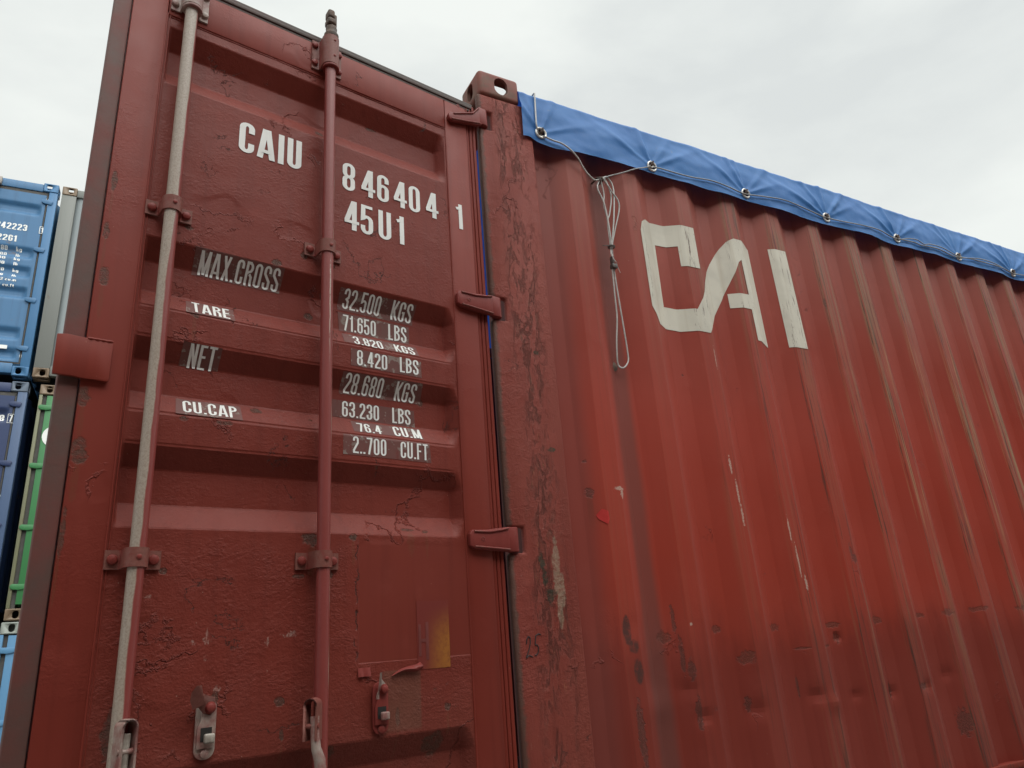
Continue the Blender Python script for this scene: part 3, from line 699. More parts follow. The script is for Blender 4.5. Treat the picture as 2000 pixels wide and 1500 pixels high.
# gasket strips (finned)
def gasket_profile(w_, base, fins=3):
    P = [(0, base)]
    for i in range(fins):
        a = w_ * i / fins; b = w_ * (i + 1) / fins; P += [(a + .001, base - .006), ((a + b) / 2, base - .009), (b - .002, base - .005), (b, base - .001)]
    return P + [(w_, base + .03), (0, base + .03)]
def gsk(x0, w_, z0, z1, base):
    g = G(); P = gasket_profile(w_, base); P = [(x0 + p[0], p[1]) for p in P]
    b = bmesh.new(); lo = [b.verts.new((p[0], p[1], z0)) for p in P]; hi = [b.verts.new((p[0], p[1], z1)) for p in P]; n = len(P)
    for i in range(n): b.faces.new((lo[i], lo[(i + 1) % n], hi[(i + 1) % n], hi[i]))
    b.faces.new(lo); b.faces.new(hi[::-1]); g.add(b); return g
g = G(); g.box(-1.228, -1.1845, .004, .036, .075, 2.712, .006, 2); dgeo('door_gasket', g, M['gasket'])
dgeo('door_gasket', gsk(-.0705, .045, .075, 2.70, .012), M['frame'], 25)
g = G()
for i, (z0, z1, y0) in enumerate([(2.673, 2.683, .004), (2.684, 2.698, .000), (2.699, 2.713, .006)]):
    g.box(-1.183, -.046 + .006 * i, y0, .040, z0, z1, .003, 2)
dgeo('door_gasket', g, M['gaskettop'])
# plate welded at the free edge
g = G(); pl = [(-1.240, 1.409), (-1.241, 1.505), (-1.222, 1.508), (-1.16, 1.504), (-1.128, 1.502), (-1.128, 1.412), (-1.131, 1.405), (-1.16, 1.407), (-1.178, 1.406), (-1.20, 1.409)]
g.prism(pl, -.013, -.003, .002, 2); g.tube([(-1.18 + .05 * k / 8, -.010 - .002 * (k % 2), 1.505) for k in range(9)], .004, 8); dgeo('anti_rack_plate', g, M['frame'])
# locking rods
ROD = [(-1.038, .0), (-.618, .0)]; RN = .040; RR = .0168
for i, (rx, _) in enumerate(ROD):
    g = G(); g.tube([(rx + .0012 * math.sin(z * 2), -RN, z) for z in frange(.02, 2.70, 24)], RR, 24)
    o = dgeo('locking_rod', g, M['rod1' if i == 0 else 'rod2']); o['label'] = ('worn pale galvanised locking rod' if i == 0 else 'red painted locking rod')
def clamp(rx, z0, z1, foot=.056, th=.0055, R_=.0205, flat=.030):
    a0 = 200; pts = [(-foot, -th / 2), (-flat, -th / 2), (-.0245, -.006), (-.0225, -.014)]
    n = 14
    for k in range(n + 1):
        a = R(180 - 0 + 180 * k / n); pts.append((R_ * 1.06 * math.cos(a), -(RN - .004) + R_ * 1.05 * math.sin(a)))
    pts += [(.0225, -.014), (.0245, -.006), (flat, -th / 2), (foot, -th / 2)]
    return [(rx + p[0], p[1]) for p in pts], th
for i, (rx, _) in enumerate(ROD):
    for zc in (1.8950, 1.0075, .28):
        g = G(); C_, th = clamp(rx, 0, 0); g.ribbon(C_, th, zc - .0205, zc + .0205)
        for sx in (-1, 1): g.lathe([(.0115, 0), (.0115, .003), (.0095, .0075), (.005, .0095)], (rx + sx * .041, -.0055, zc), (0, -1, 0), 14)
        g.lathe([(.0055, 0), (.0055, .001), (.003, .0022)], (rx + .002, -RN - R_ if False else -.0610, zc), (0, -1, 0), 12)
        o = dgeo('rod_clamp', g, M['hardware'])
    # top guide with cam end
    g = G(); C_, th = clamp(rx, 0, 0, .050, .006, .0225, .031); g.ribbon(C_, th, 2.562, 2.676)
    for sx in (-1, 1):
        for zc in (2.585, 2.655): g.lathe([(.0105, 0), (.0105, .003), (.0085, .0075), (.004, .009)], (rx + sx * .041, -.006, zc), (0, -1, 0), 14)
    g.lathe([(.0245, 0), (.0265, .002), (.0265, .008), (.0245, .010)], (rx, -RN, 2.548), (0, 0, 1), 24)
    for zc in (2.592, 2.655): g.lathe([(.0045, 0), (.0045, .001), (.0025, .002)], (rx + .004, -.0625, zc), (0, -1, 0), 12)
    o = dgeo('rod_guide', g, M['zincred'] if i == 0 else M['hardware'])
    g = G(); g.lathe([(.0225, 0), (.0235, .003), (.0235, .012), (.019, .018), (.0175, .030), (.0185, .038), (.0165, .046), (.012, .05)], (rx, -RN, 2.677), (0, 0, 1), 20)
    g.box(rx - .018, rx + .010, -RN - .020, -RN + .016, 2.726, 2.750, .006, 3)
    g.box(rx - .017, rx + .006, -RN - .018, -RN + .016, 2.753, 2.786, .007, 3)
    g.box(rx + .002, rx + .015, -RN - .012, -RN + .015, 2.722, 2.776, .005, 3)
    dgeo('cam_end', g, M['rusty'])
# lever clevises on the rods
def clevis(rx, ang, mat, zt):
    T = Matrix.Translation((rx, -RN, zt)) @ Matrix.Rotation(ang, 4, 'Z')
    g = G(); n = 10; th = .0045; hw = .0135
    path = [(-hw, -.085), (-hw, -.012)] + [(hw * math.cos(R(180 - 180 * k / n)), -.012 + hw * math.sin(R(180 - 180 * k / n))) for k in range(1, n)] + [(hw, -.012), (hw, -.085)]
    A = []; B = []
    for k, p in enumerate(path):
        a = Vector(path[max(k - 1, 0)]); c = Vector(path[min(k + 1, len(path) - 1)]); t = (c - a).normalized(); nn = Vector((-t.y, t.x)) * th / 2
        A.append(Vector(p) + nn); B.append(Vector(p) - nn)
    for k in range(len(path) - 1):
        g.prism([tuple(A[k]), tuple(A[k + 1]), tuple(B[k + 1]), tuple(B[k])], -.046, -.010, M_=T)
    g.lathe([(.0055, 0), (.0055, .036)], T @ Vector((-.018, -.036, -.055)), (T.to_3x3() @ Vector((1, 0, 0))), 12)
    bmesh.ops.remove_doubles(g.bm, verts=g.bm.verts[:], dist=1e-5)
    return g
g = clevis(-1.036, R(14), None, .688); dgeo('handle_hub', g, M['zincred'])
g = clevis(-.626, R(-42), None, .690); dgeo('handle_hub', g, M['hardware'])
g = G(); g.tube([(-1.030, -.070, .665), (-1.031, -.070, .60), (-1.034, -.068, .50), (-1.040, -.062, .30)], .0095, 14); dgeo('door_handle', g, M['zinc'])
g = G(); P = [(-.643, -.068, .655), (-.642, -.070, .615), (-.640, -.073, .588), (-.632, -.074, .565), (-.628, -.074, .53), (-.640, -.072, .48), (-.66, -.07, .3)]
g.tube(P, [.010, .010, .011, .013, .013, .011, .010], 14); dgeo('door_handle', g, M['zincred'])
# handle catches
def catch(cx, flip, mat, mat2):
    g = G()
    rr = lambda w_, z0, z1, r_: [(cx + p[0], p[1]) for p in ([(-w_ + r_ - r_ * math.cos(R(a)), z1 - r_ + r_ * math.sin(R(a))) for a in range(0, 91, 15)] + [(w_ - r_ + r_ * math.sin(R(a)), z1 - r_ + r_ * math.cos(R(a))) for a in range(0, 91, 15)] + [(w_ - r_ + r_ * math.cos(R(a)), z0 + r_ - r_ * math.sin(R(a))) for a in range(0, 91, 15)] + [(-w_ + r_ - r_ * math.sin(R(a)), z0 + r_ - r_ * math.cos(R(a))) for a in range(0, 91, 15)])]
    g.prism(rr(.0215, .592, .712, .0195), -.007, -.001, .0015, 2)
    g.prism([(cx - .0185, .614), (cx - .0185, .655), (cx - .0125, .668), (cx - .0125, .700), (cx + .0165, .700), (cx + .0165, .664), (cx + .0185, .655), (cx + .0185, .614)], -.013, -.008, .0012, 2)
    g2 = G(); g2.lathe([(.0125, 0), (.0125, .003), (.0085, .009), (.0085, .011), (.005, .013)], (cx + .004, -.0145, .694), (0, -1, 0), 18); dgeo('catch_bolt', g2, M['hardware'])
    g.lathe([(.0095, 0), (.0085, .003), (.003, .005)], (cx, -.008, .604), (0, -1, 0), 16)
    o = dgeo('handle_catch', g, mat)
    g = G(); g.box(cx - .0115, cx + .0115, -.0142, -.0135, .628, .655, 0); dk = dgeo('catch_slot_shade', g, M['dark'])  # flat dark box stands in for the shade inside the slot
    g = G(); g.box(cx - .006, cx + .0165, -.026, -.0145, .624, .643, .004, 3); dgeo('catch_tab', g, mat2)
    # swivelling flap
    b = bmesh.new()
    if flip:   # broad petal lifted to the upper left
        P = [(.014, .700, -.016), (.012, .712, -.017), (-.002, .716, -.018), (-.014, .722, -.022), (-.018, .736, -.034), (-.030, .736, -.046), (-.040, .724, -.052), (-.041, .710, -.050), (-.034, .694, -.044), (-.020, .696, -.026), (-.008, .684, -.018), (.006, .680, -.016)]
    else:      # thin bent tongue
        P = [(.010, .704, -.015), (-.001, .716, -.018), (-.004, .730, -.026), (-.011, .730, -.030), (-.016, .716, -.036), (-.022, .696, -.044), (-.030, .684, -.050), (-.030, .676, -.050), (-.020, .676, -.044), (-.012, .694, -.030), (-.004, .690, -.018), (.006, .686, -.015)]
    c0 = b.verts.new((cx - .008, -.020, .702)); kk = 1.12 if flip else 1.1; vs = [b.verts.new((cx + .004 + (p[0] - .004) * kk, p[2], .694 + (p[1] - .694) * kk)) for p in P]
    for k in range(len(vs)): b.faces.new((vs[k], vs[(k + 1) % len(vs)], c0))
    bmesh.ops.solidify(b, geom=b.faces[:], thickness=.003)
    g = G(); g.add(b); dgeo('catch_flap', g, M['hardware'] if flip else M['zincred'], 60)
catch(-.863, True, M['zincred'], M['zinc']); catch(-.447, False, M['hardware'], M['zincred'])
# hinges
for k, (a, b) in enumerate(NZ):
    zc = (a + b) / 2; hgt = (b - a) - .004; dz = .0 
    if k == 0: pts = [(-.155, zc - .076), (-.158, zc - .060), (-.152, zc - .044), (-.13, zc - .040), (-.09, zc - .020), (-.045, zc - .004), (-.02, zc + .034), (-.006, zc + .038), (-.006, zc - .038), (-.03, zc - .052), (-.07, zc - .060), (-.14, zc - .080)]
    else: pts = [(-.160, zc - .022), (-.160, zc + .012), (-.152, zc + .024), (-.10, zc + .026), (-.04, zc + .034), (-.02, zc + .037), (-.006, zc + .037), (-.006, zc - .037), (-.03, zc - .036), (-.10, zc - .034), (-.145, zc - .030)]
    g = G(); g.prism(pts, -.017, -.001, .003, 3, ang=25)
    up = [(-.145, -.018, pts[3][1] - .006), (-.09, -.0185, zc + .020), (-.05, -.0185, zc + .021 if k == 0 else zc + .026), (-.022, -.018, zc + .032)]
    lo = [(-.145, -.018, zc - .024), (-.09, -.0185, zc - .027), (-.02, -.018, zc - .031)]
    if k == 0: up = [(-.135, -.018, zc - .046), (-.09, -.0185, zc - .026), (-.05, -.0185, zc - .008), (-.022, -.018, zc + .028)]; lo = [(-.145, -.018, zc - .073), (-.07, -.0185, zc - .055), (-.02, -.018, zc - .040)]
    g.tube(up, .0032, 8); g.tube(lo, .0032, 8)
    g.lathe([(.0065, 0), (.0065, .0008), (.0045, .0012), (.0045, .0002)], (-.115, -.0172, zc - .002), (0, -1, 0), 16)
    g.lathe([(.015, -.0375), (.0175, -.035), (.0175, .035), (.015, .0375)], (.006, .000, zc), (0, 0, 1), 24)
    g.box(-.020, .012, -.0175, .004, zc - .037, zc + .037, .003)
    dgeo('hinge', g, M['hardware'])
# lettering on the door (x = -s), laid over the corrugation
def sx(a, b): return (-a, -b)
T_ = []
def put(st, s0, s1, z0, z1, t=.15): T_.append((st, -s0, -s1, z0, z1, t))
put('CAIU', .875, .690, 2.160, 2.264, .165)
for ch, sc_, w_ in (('8', .536, .042), ('4', .469, .048), ('6', .417, .042), ('4', .354, .048), ('0', .301, .042), ('4', .233, .048)):
    put(ch, sc_ + w_ / 2, sc_ - w_ / 2, 2.145, 2.245, .15)
for ch, sc_, w_ in (('4', .525, .048), ('5', .474, .042), ('U', .412, .044), ('1', .356, .026)): put(ch, sc_ + w_ / 2, sc_ - w_ / 2, 2.006, 2.110, .15)
sm = [('MAX.CROSS', .948, .735, 1.755, 1.813), ('TARE', .958, .864, 1.632, 1.669), ('NET', .955, .890, 1.488, 1.543), ('CU.CAP', .959, .829, 1.363, 1.399),
      ('32.500', .540, .419, 1.750, 1.805), ('KGS', .380, .309, 1.749, 1.804), ('71.650', .537, .430, 1.680, 1.731), ('LBS', .388, .325, 1.680, 1.732),
      ('3.820', .513, .419, 1.629, 1.661), ('KGS', .378, .310, 1.631, 1.662), ('8.420', .507, .410, 1.563, 1.610), ('LBS', .368, .304, 1.565, 1.613),
      ('28.680', .535, .415, 1.484, 1.537), ('KGS', .373, .304, 1.484, 1.536), ('63.230', .537, .422, 1.414, 1.460), ('LBS', .379, .318, 1.414, 1.461),
      ('76.4', .498, .425, 1.367, 1.397), ('CU.M', .384, .293, 1.367, 1.401), ('2..700', .519, .417, 1.301, 1.349), ('CU.FT', .371, .281, 1.301, 1.349)]
for st, a, b, c, d in sm: put(st, a, b, c, d, .14)
zc_ = sorted({round(v, 4) for q in pz for v in q} | {round(v + d, 4) for q in pz for v in q for d in (-.004, .004)})
bm = text_mesh(T_); drape(bm, door_y, .0014, [-.168, -.18, -.19], zc_); bm_link(bm, 'lettering', M['white'], dr)
bm = text_mesh([('1', -.137, -.112, 2.135, 2.234, .15)]); drape(bm, lambda x, z: 0, .0012); bm_link(bm, 'check_digit', M['white'], dr)
# strips of clear tape under the small lettering
random.seed(3)
for s0, s1, z0, z1 in [(.96, .727, 1.752, 1.819), (.972, .855, 1.628, 1.672), (.975, .88, 1.490, 1.545), (.975, .820, 1.358, 1.402), (.553, .303, 1.742, 1.806), (.552, .316, 1.676, 1.736), (.545, .300, 1.628, 1.667),
                       (.528, .296, 1.558, 1.612), (.545, .285, 1.482, 1.540), (.568, .306, 1.410, 1.462), (.514, .288, 1.364, 1.404), (.545, .270, 1.296, 1.352)]:
    j = lambda: random.uniform(-.004, .004)
    bm = bmesh.new(); bm.faces.new([bm.verts.new((-a + j(), 0, b + j() * .5)) for a, b in [(s0, z0), (s1, z0), (s1, z1), (s0, z1)]])
    drape(bm, door_y, .0007, [-.95 + .05 * i for i in range(15)], zc_); bm_link(bm, 'tape_strip', M['tapefilm'], dr)
# reflective label remains and peeled roll of vinyl
s = NT('gold_painted_sheen'); X = s.xyz()
f = s.math('ADD', s.step(X[0], -.325, -.240), s.math('MULTIPLY', s.math('SUBTRACT', s.noise(7, 3), .5), .6), clamp=True)  # label's reflective sheen, fading left and upward, is mixed into the colour
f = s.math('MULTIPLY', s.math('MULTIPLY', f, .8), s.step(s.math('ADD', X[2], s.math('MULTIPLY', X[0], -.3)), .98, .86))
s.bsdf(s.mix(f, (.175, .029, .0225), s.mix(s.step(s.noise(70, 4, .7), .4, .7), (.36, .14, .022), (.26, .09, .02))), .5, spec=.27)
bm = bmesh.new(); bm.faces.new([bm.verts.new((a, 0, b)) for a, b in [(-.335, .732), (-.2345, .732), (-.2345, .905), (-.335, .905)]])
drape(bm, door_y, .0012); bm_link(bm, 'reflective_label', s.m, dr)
bm = text_mesh([('L', 0, 0, 0, 0)][:0])
for x0, x1, z0, z1 in [(-.331, -.323, .765, .845), (-.309, -.300, .755, .850), (-.323, -.309, .800, .808)]:
    bm.faces.new([bm.verts.new((a, 0, b)) for a, b in [(x0, z0), (x1, z0), (x1, z1), (x0, z1)]])
drape(bm, door_y, .0016); bm_link(bm, 'label_mark', plain('label_red', (.14, .030, .025), (.18, .04, .035), .5), dr)
xs = [-.412 + .0835 * i / 40 for i in range(41)]
def roll(x, z):
    u = (x + .412) / .0835; v = (z - .732) / .026
    return door_y(x, z) - .002 - .014 * math.sin(math.pi * min(max(v, 0), 1)) * (.35 + .65 * u) - .003 * noise.noise((x * 60, z * 90, 2)) * (.4 + u)
me = grid(xs, frange(.734, .758, 12), roll)
for v in me.vertices:
    u = (v.co.x + .412) / .0835; v.co.z += -.012 + .012 * u + .004 * math.sin(u * 5) - (v.co.z - .734) * (.75 * (1 - u) + .15)
link('peeled_vinyl', me, M['hardware'], dr, 60)
me = grid([-.505 + .034 * i / 10 for i in range(11)], frange(.727, .748, 6), lambda x, z: door_y(x, z) - .002 - .006 * (1 - (z - .727) / .021) * (.6 + .4 * math.sin(x * 300)))
link('peeled_vinyl', me, M['hardware'], dr, 60)

# ================================================================== tarpaulin
def tarp_mat():
    s = NT('blue_pvc'); n = s.noise(2.5, 4, .6); fn = s.noise(1, 4, .65, stretch=(14, 14, 40))
    col = s.mix(s.step(n, .35, .68), (.046, .185, .50), (.060, .215, .54))
    col = s.mix(s.math('MULTIPLY', s.step(fn, .5, .75), .30), col, (.10, .23, .50))
    col = s.mix(s.math('MULTIPLY', s.step(s.noise(40, 5, .7), .62, .72), .35), col, (.20, .26, .33))
    b = s.bsdf(col, .52, s.bump(s.math('ADD', s.noise(26, 4, .6), s.math('MULTIPLY', s.noise(1, 2, .5, stretch=(420, 420, 420)), .25)), .002, .4), spec=.30)
    tr = s.t.nodes.new('ShaderNodeBsdfTranslucent'); tr.inputs[0].default_value = (.02, .10, .55, 1)
    mx_ = s.t.nodes.new('ShaderNodeMixShader'); mx_.inputs[0].default_value = .16
    s.link(b.outputs[0], mx_.inputs[1]); s.link(tr.outputs[0], mx_.inputs[2]); s.link(mx_.outputs[0], s.out.inputs[0]); return s.m
M['tarp'] = tarp_mat()
TX0, TX1 = .172, 12.10
EZ = [2.659, 2.652, 2.656, 2.656, 2.656, 2.654, 2.656, 2.656, 2.656, 2.656]
CREASE = []
random.seed(21)
for i, ex in enumerate(EY):
    for a in ([132, 108, 62, 28] if i == 0 else [150, 118, 96, 52, 30]):
        CREASE.append((ex, EZ[i], R(a + random.uniform(-9, 9)), random.uniform(.6, 1.25), random.uniform(.10, .26)))
def bottom(x):
    z = 2.616 + .003 * math.sin(x * 9.3 + 1) + .004 * noise.noise((x * 4, 0, 0))
    z += -.012 * math.exp(-((x - .33) / .07) ** 2) + .012 * math.exp(-((x - .20) / .03) ** 2)
    return z
def pull(x, z):
    """how far the skirt stands off the wall at a point"""
    d = min(abs(x - e_) for e_ in EY); stand = .016 + .012 * (1 - math.exp(-(d / .13) ** 2))
    low = smooth((2.84 - z) / .12); y = stand * low + .010 * (1 - low)
    for ex, ez, a, amp, ln in CREASE:
        dx, dz = x - ex, z - ez
        if abs(dx) > .36: continue
        u = dx * math.cos(a) + dz * math.sin(a); v = -dx * math.sin(a) + dz * math.cos(a)
        if u > -.01:
            w_ = .006 + .10 * max(u, 0) * .5; k = math.exp(-(v / w_) ** 2) * math.exp(-max(u, 0) / ln) * smooth(u / .03)
            y += .0135 * amp * k * min(1, (.25 + u * 6))
    y += .0045 * noise.noise((x * 7, z * 9, 4)) + .0018 * noise.noise((x * 22, z * 25, 1)) + .006 * noise.noise((x * 2.3, z * 2, 9))
    y += .003 * smooth((2.65 - z) / .04) * math.sin(x * 21 + 2 * noise.noise((x * 3, 1, 1)))
    return y
xs = [TX0]
while xs[-1] < TX1:
    x = xs[-1]; d = min(abs(x - e_) for e_ in EY)
    xs.append(x + ((.004 if d < .03 else .009) if x < 4.2 else .04))
rows = [('s', k / 38) for k in range(39)]
V = []; nc = len(xs); nr = 0; cols = []
def skirt_pts(x):
    zb, zt = bottom(x), 2.838; P = []
    for k in range(39):
        z = zb + (zt - zb) * k / 38; P.append((x, -pull(x, z), z))
    y0 = P[-1][1]; n2 = noise.noise((x * 9, 2, 2)) * .0018
    P += [(x, y0 + .004, 2.846 + n2), (x, y0 + .012, 2.851 + n2), (x, y0 + .03, 2.853 + n2)]
    for k in range(1, 15):
        t = k / 14; yy = .04 + (Wd - .08) * t
        P.append((x, yy, 2.853 + .012 * math.sin(math.pi * t) + .004 * noise.noise((x * 2, yy * 3, 0))))
    P += [(x, Wd + .012, 2.845), (x, Wd + .015, 2.72), (x, Wd + .02, 2.62)]
    return P
cols = [skirt_pts(x) for x in xs]; nr = len(cols[0])
V = [p for c in cols for p in c]
F = []
for i in range(nc - 1):
    for j in range(nr - 1):
        q = (i * nr + j, (i + 1) * nr + j, (i + 1) * nr + j + 1, i * nr + j + 1)
        if j < 37:
            cx_ = sum(V[k][0] for k in q) / 4; cz_ = sum(V[k][2] for k in q) / 4
            if any((cx_ - e_) ** 2 + (cz_ - z_) ** 2 < .0175 ** 2 for e_, z_ in zip(EY, EZ)): continue
        F.append(q)
me = bpy.data.meshes.new('tarpaulin'); me.from_pydata(V, [], F)
tarp = link('tarpaulin', me, M['tarp'], None, 0)
for p in me.polygons: p.use_smooth = True
tarp['label'] = 'blue tarpaulin with metal eyelets laced over the open top of the red container'; tarp['category'] = 'tarpaulin'
for e_, z_ in zip(EY, EZ):
    y = -pull(e_, z_); g = G(); n = 28
    t = [(e_ + .0215 * math.cos(2 * math.pi * k / n), -pull(e_ + .0215 * math.cos(2 * math.pi * k / n), z_ + .0215 * math.sin(2 * math.pi * k / n)) - .001, z_ + .0215 * math.sin(2 * math.pi * k / n)) for k in range(n)]
    ym = sum(p[1] for p in t) / n; t = [(p[0], ym + (p[1] - ym) * .5 - .0015, p[2]) for p in t]
    g.tube(t, .0044, 8, closed=True); g.done('eyelet', M['metal'], tarp)
    # dark depth of the pocket behind the eyelet is the real gap to the wall

# ================================================================== lacing cable
def catmull(P, n=6):
    P = [Vector(p) for p in P]; out = []
    for i in range(len(P) - 1):
        a, b, c, d = P[max(i - 1, 0)], P[i], P[i + 1], P[min(i + 2, len(P) - 1)]
        for k in range(n):
            t = k / n; out.append(.5 * ((2 * b) + (c - a) * t + (2 * a - 5 * b + 4 * c - d) * t * t + (3 * b - a - 3 * c + d) * t ** 3))
    return out + [P[-1]]
CR = .0033
def onskirt(x, z, o=.007): return (x, -pull(x, max(z, 2.62)) - o, z)
cab = empty('lacing_cable', (.51, -.02, 1.70), 0, 'pale wire cable threaded through the tarpaulin eyelets and hanging in a tied bundle', 'cable')
def cable(P, name='strand', n=6, r_=CR, mat='cable'):
    g = G(); g.tube(catmull(P, n), r_, 8); o = g.done(name, M[mat], cab, 0)
    for p in o.data.polygons: p.use_smooth = True
    o.matrix_parent_inverse = Matrix.Translation((-.51, .02, -1.70)); return o
cable([(.246, .02, 2.858), (.245, -.010, 2.857), onskirt(.243, 2.84, .006), onskirt(.236, 2.76), onskirt(.230, 2.69), onskirt(.236, 2.668, .006), (.247, -.008, 2.656), (.258, -.014, 2.648), onskirt(.266, 2.640, .009),
       onskirt(.297, 2.630, .010), onskirt(.334, 2.621, .010), (.37, -.036, 2.602), (.411, -.026, 2.578), (.437, -.016, 2.550), (.462, -.012, 2.525), (.492, -.010, 2.508), (.520, -.014, 2.518)])
P = [(.512, -.016, 2.512), (.57, -.018, 2.545), (.625, -.024, 2.569)] + [onskirt(x, z, .008) for x, z in [(.692, 2.602), (.75, 2.628), (.779, 2.640), (.819, 2.649), (.864, 2.650), (.92, 2.647), (1.007, 2.646), (1.123, 2.658), (1.225, 2.653), (1.324, 2.647), (1.445, 2.662), (1.589, 2.673), (1.736, 2.661), (1.842, 2.654), (1.871, 2.652),
     (1.968, 2.651), (2.132, 2.660), (2.27, 2.664), (2.373, 2.653), (2.414, 2.650), (2.553, 2.654), (2.615, 2.646), (2.765, 2.655), (2.948, 2.643), (3.158, 2.669), (3.33, 2.666), (3.499, 2.648), (3.8, 2.665), (4.06, 2.652), (4.3, 2.665), (4.61, 2.652), (4.9, 2.665), (5.15, 2.652)]]
cable(P, 'strand', 6, .0029, 'cabletarp')
cable([onskirt(x, z, .010) for x, z in [(2.45, 2.650), (2.52, 2.668), (2.59, 2.672), (2.64, 2.655), (2.70, 2.668), (2.82, 2.672), (2.95, 2.650), (3.07, 2.655), (3.2, 2.650), (3.35, 2.654), (3.50, 2.646)]], 'strand', 6, .0027, 'cabletarp')
cable([onskirt(x, z, .009) for x, z in [(.777, 2.646), (.790, 2.640), (.800, 2.650)]], 'strand', 5)
y1, y2 = -.012, -.004
loops = dict(a=[(.520, 2.520), (.501, 2.475), (.516, 2.426), (.522, 2.401), (.528, 2.324), (.530, 2.241), (.531, 2.18)], b=[(.522, 2.522), (.532, 2.456), (.526, 2.402), (.534, 2.332), (.530, 2.215), (.530, 2.15)],
             c=[(.528, 2.522), (.563, 2.471), (.596, 2.412), (.562, 2.290), (.541, 2.215), (.536, 2.15)], d=[(.530, 2.522), (.556, 2.540), (.580, 2.489), (.560, 2.350), (.534, 2.213), (.533, 2.15)],
             e=[(.526, 2.524), (.544, 2.530), (.568, 2.459), (.549, 2.368), (.533, 2.325), (.528, 2.215), (.527, 2.16)])
for k, (nm, L2) in enumerate(loops.items()):
    cable([(x, y1 + (2.52 - z) * .02 - .006 * math.sin(k * 2 + z * 9), z) for x, z in L2], 'strand', 8, .0030)
cable([(.526, -.004, 2.14), (.524, .002, 2.0), (.525, .008, 1.911), (.513, .012, 1.822), (.509, .018, 1.754), (.512, .022, 1.722), (.520, .016, 1.708), (.535, .014, 1.712), (.553, .014, 1.735), (.556, .012, 1.766), (.549, .006, 1.856), (.540, .002, 2.002), (.531, -.004, 2.14)], 'strand', 8, .0030)
cable([(.487, -.012, 2.203), (.51, -.016, 2.206), (.542, -.016, 2.214)], 'binding_wire', 4, .0016, 'cabledark')
for dz in (0, .006): cable([(.531 + .013 * math.cos(a), -.008 + .012 * math.sin(a), 2.206 + dz + .002 * math.sin(a)) for a in [i * .7 for i in range(10)]], 'binding_wire', 3, .0022, 'cabledark')
cable([(.522, -.014, 2.19), (.518, -.018, 2.165), (.530, -.020, 2.14), (.538, -.018, 2.135), (.546, -.012, 2.119), (.556, -.010, 2.098)], 'strand', 6, .0015)
g = G(); g.box(.519, .541, -.018, .004, 2.112, 2.132, .003, 2); g.box(.522, .532, -.016, .002, 2.132, 2.165, .003, 2)
o = g.done('cable_clip', M['cabledark'], cab); o.matrix_parent_inverse = Matrix.Translation((-.51, .02, -1.70))

# ================================================================== container stacks behind
def far_paint(name, c, dirt=.3):
    s = NT(name); n = s.noise(6, 5, .65); st = s.noise(1, 4, .6, stretch=(20, 20, .9))
    col = s.mix(s.math('MULTIPLY', s.step(st, .5, .75), dirt), c, tuple(v * .6 for v in c))
    col = s.mix(s.math('MULTIPLY', s.step(n, .64, .70), dirt), col, (.13, .085, .055))
    s.bsdf(col, .5, s.bump(s.noise(30, 3), .002, .3)); return s.m
BW, BH, BL = 2.438, 2.591, 6.058
CM2 = casting_mesh(.162, .178, .118, .010)
def far_door_y(x, z):
    for a, h_ in ((2.275, .17), (1.66, .165), (1.40, .165), (1.125, .165), (.60, .165), (.34, .15)):
        if a - h_ <= z <= a:
            d = min((a - z) / .05, (z - a + h_) / .05, 1.); return .036 * smooth(d) * smooth((x + 1.06) / .02) * smooth((-.145 - x) / .03 + .0)
    return 0.
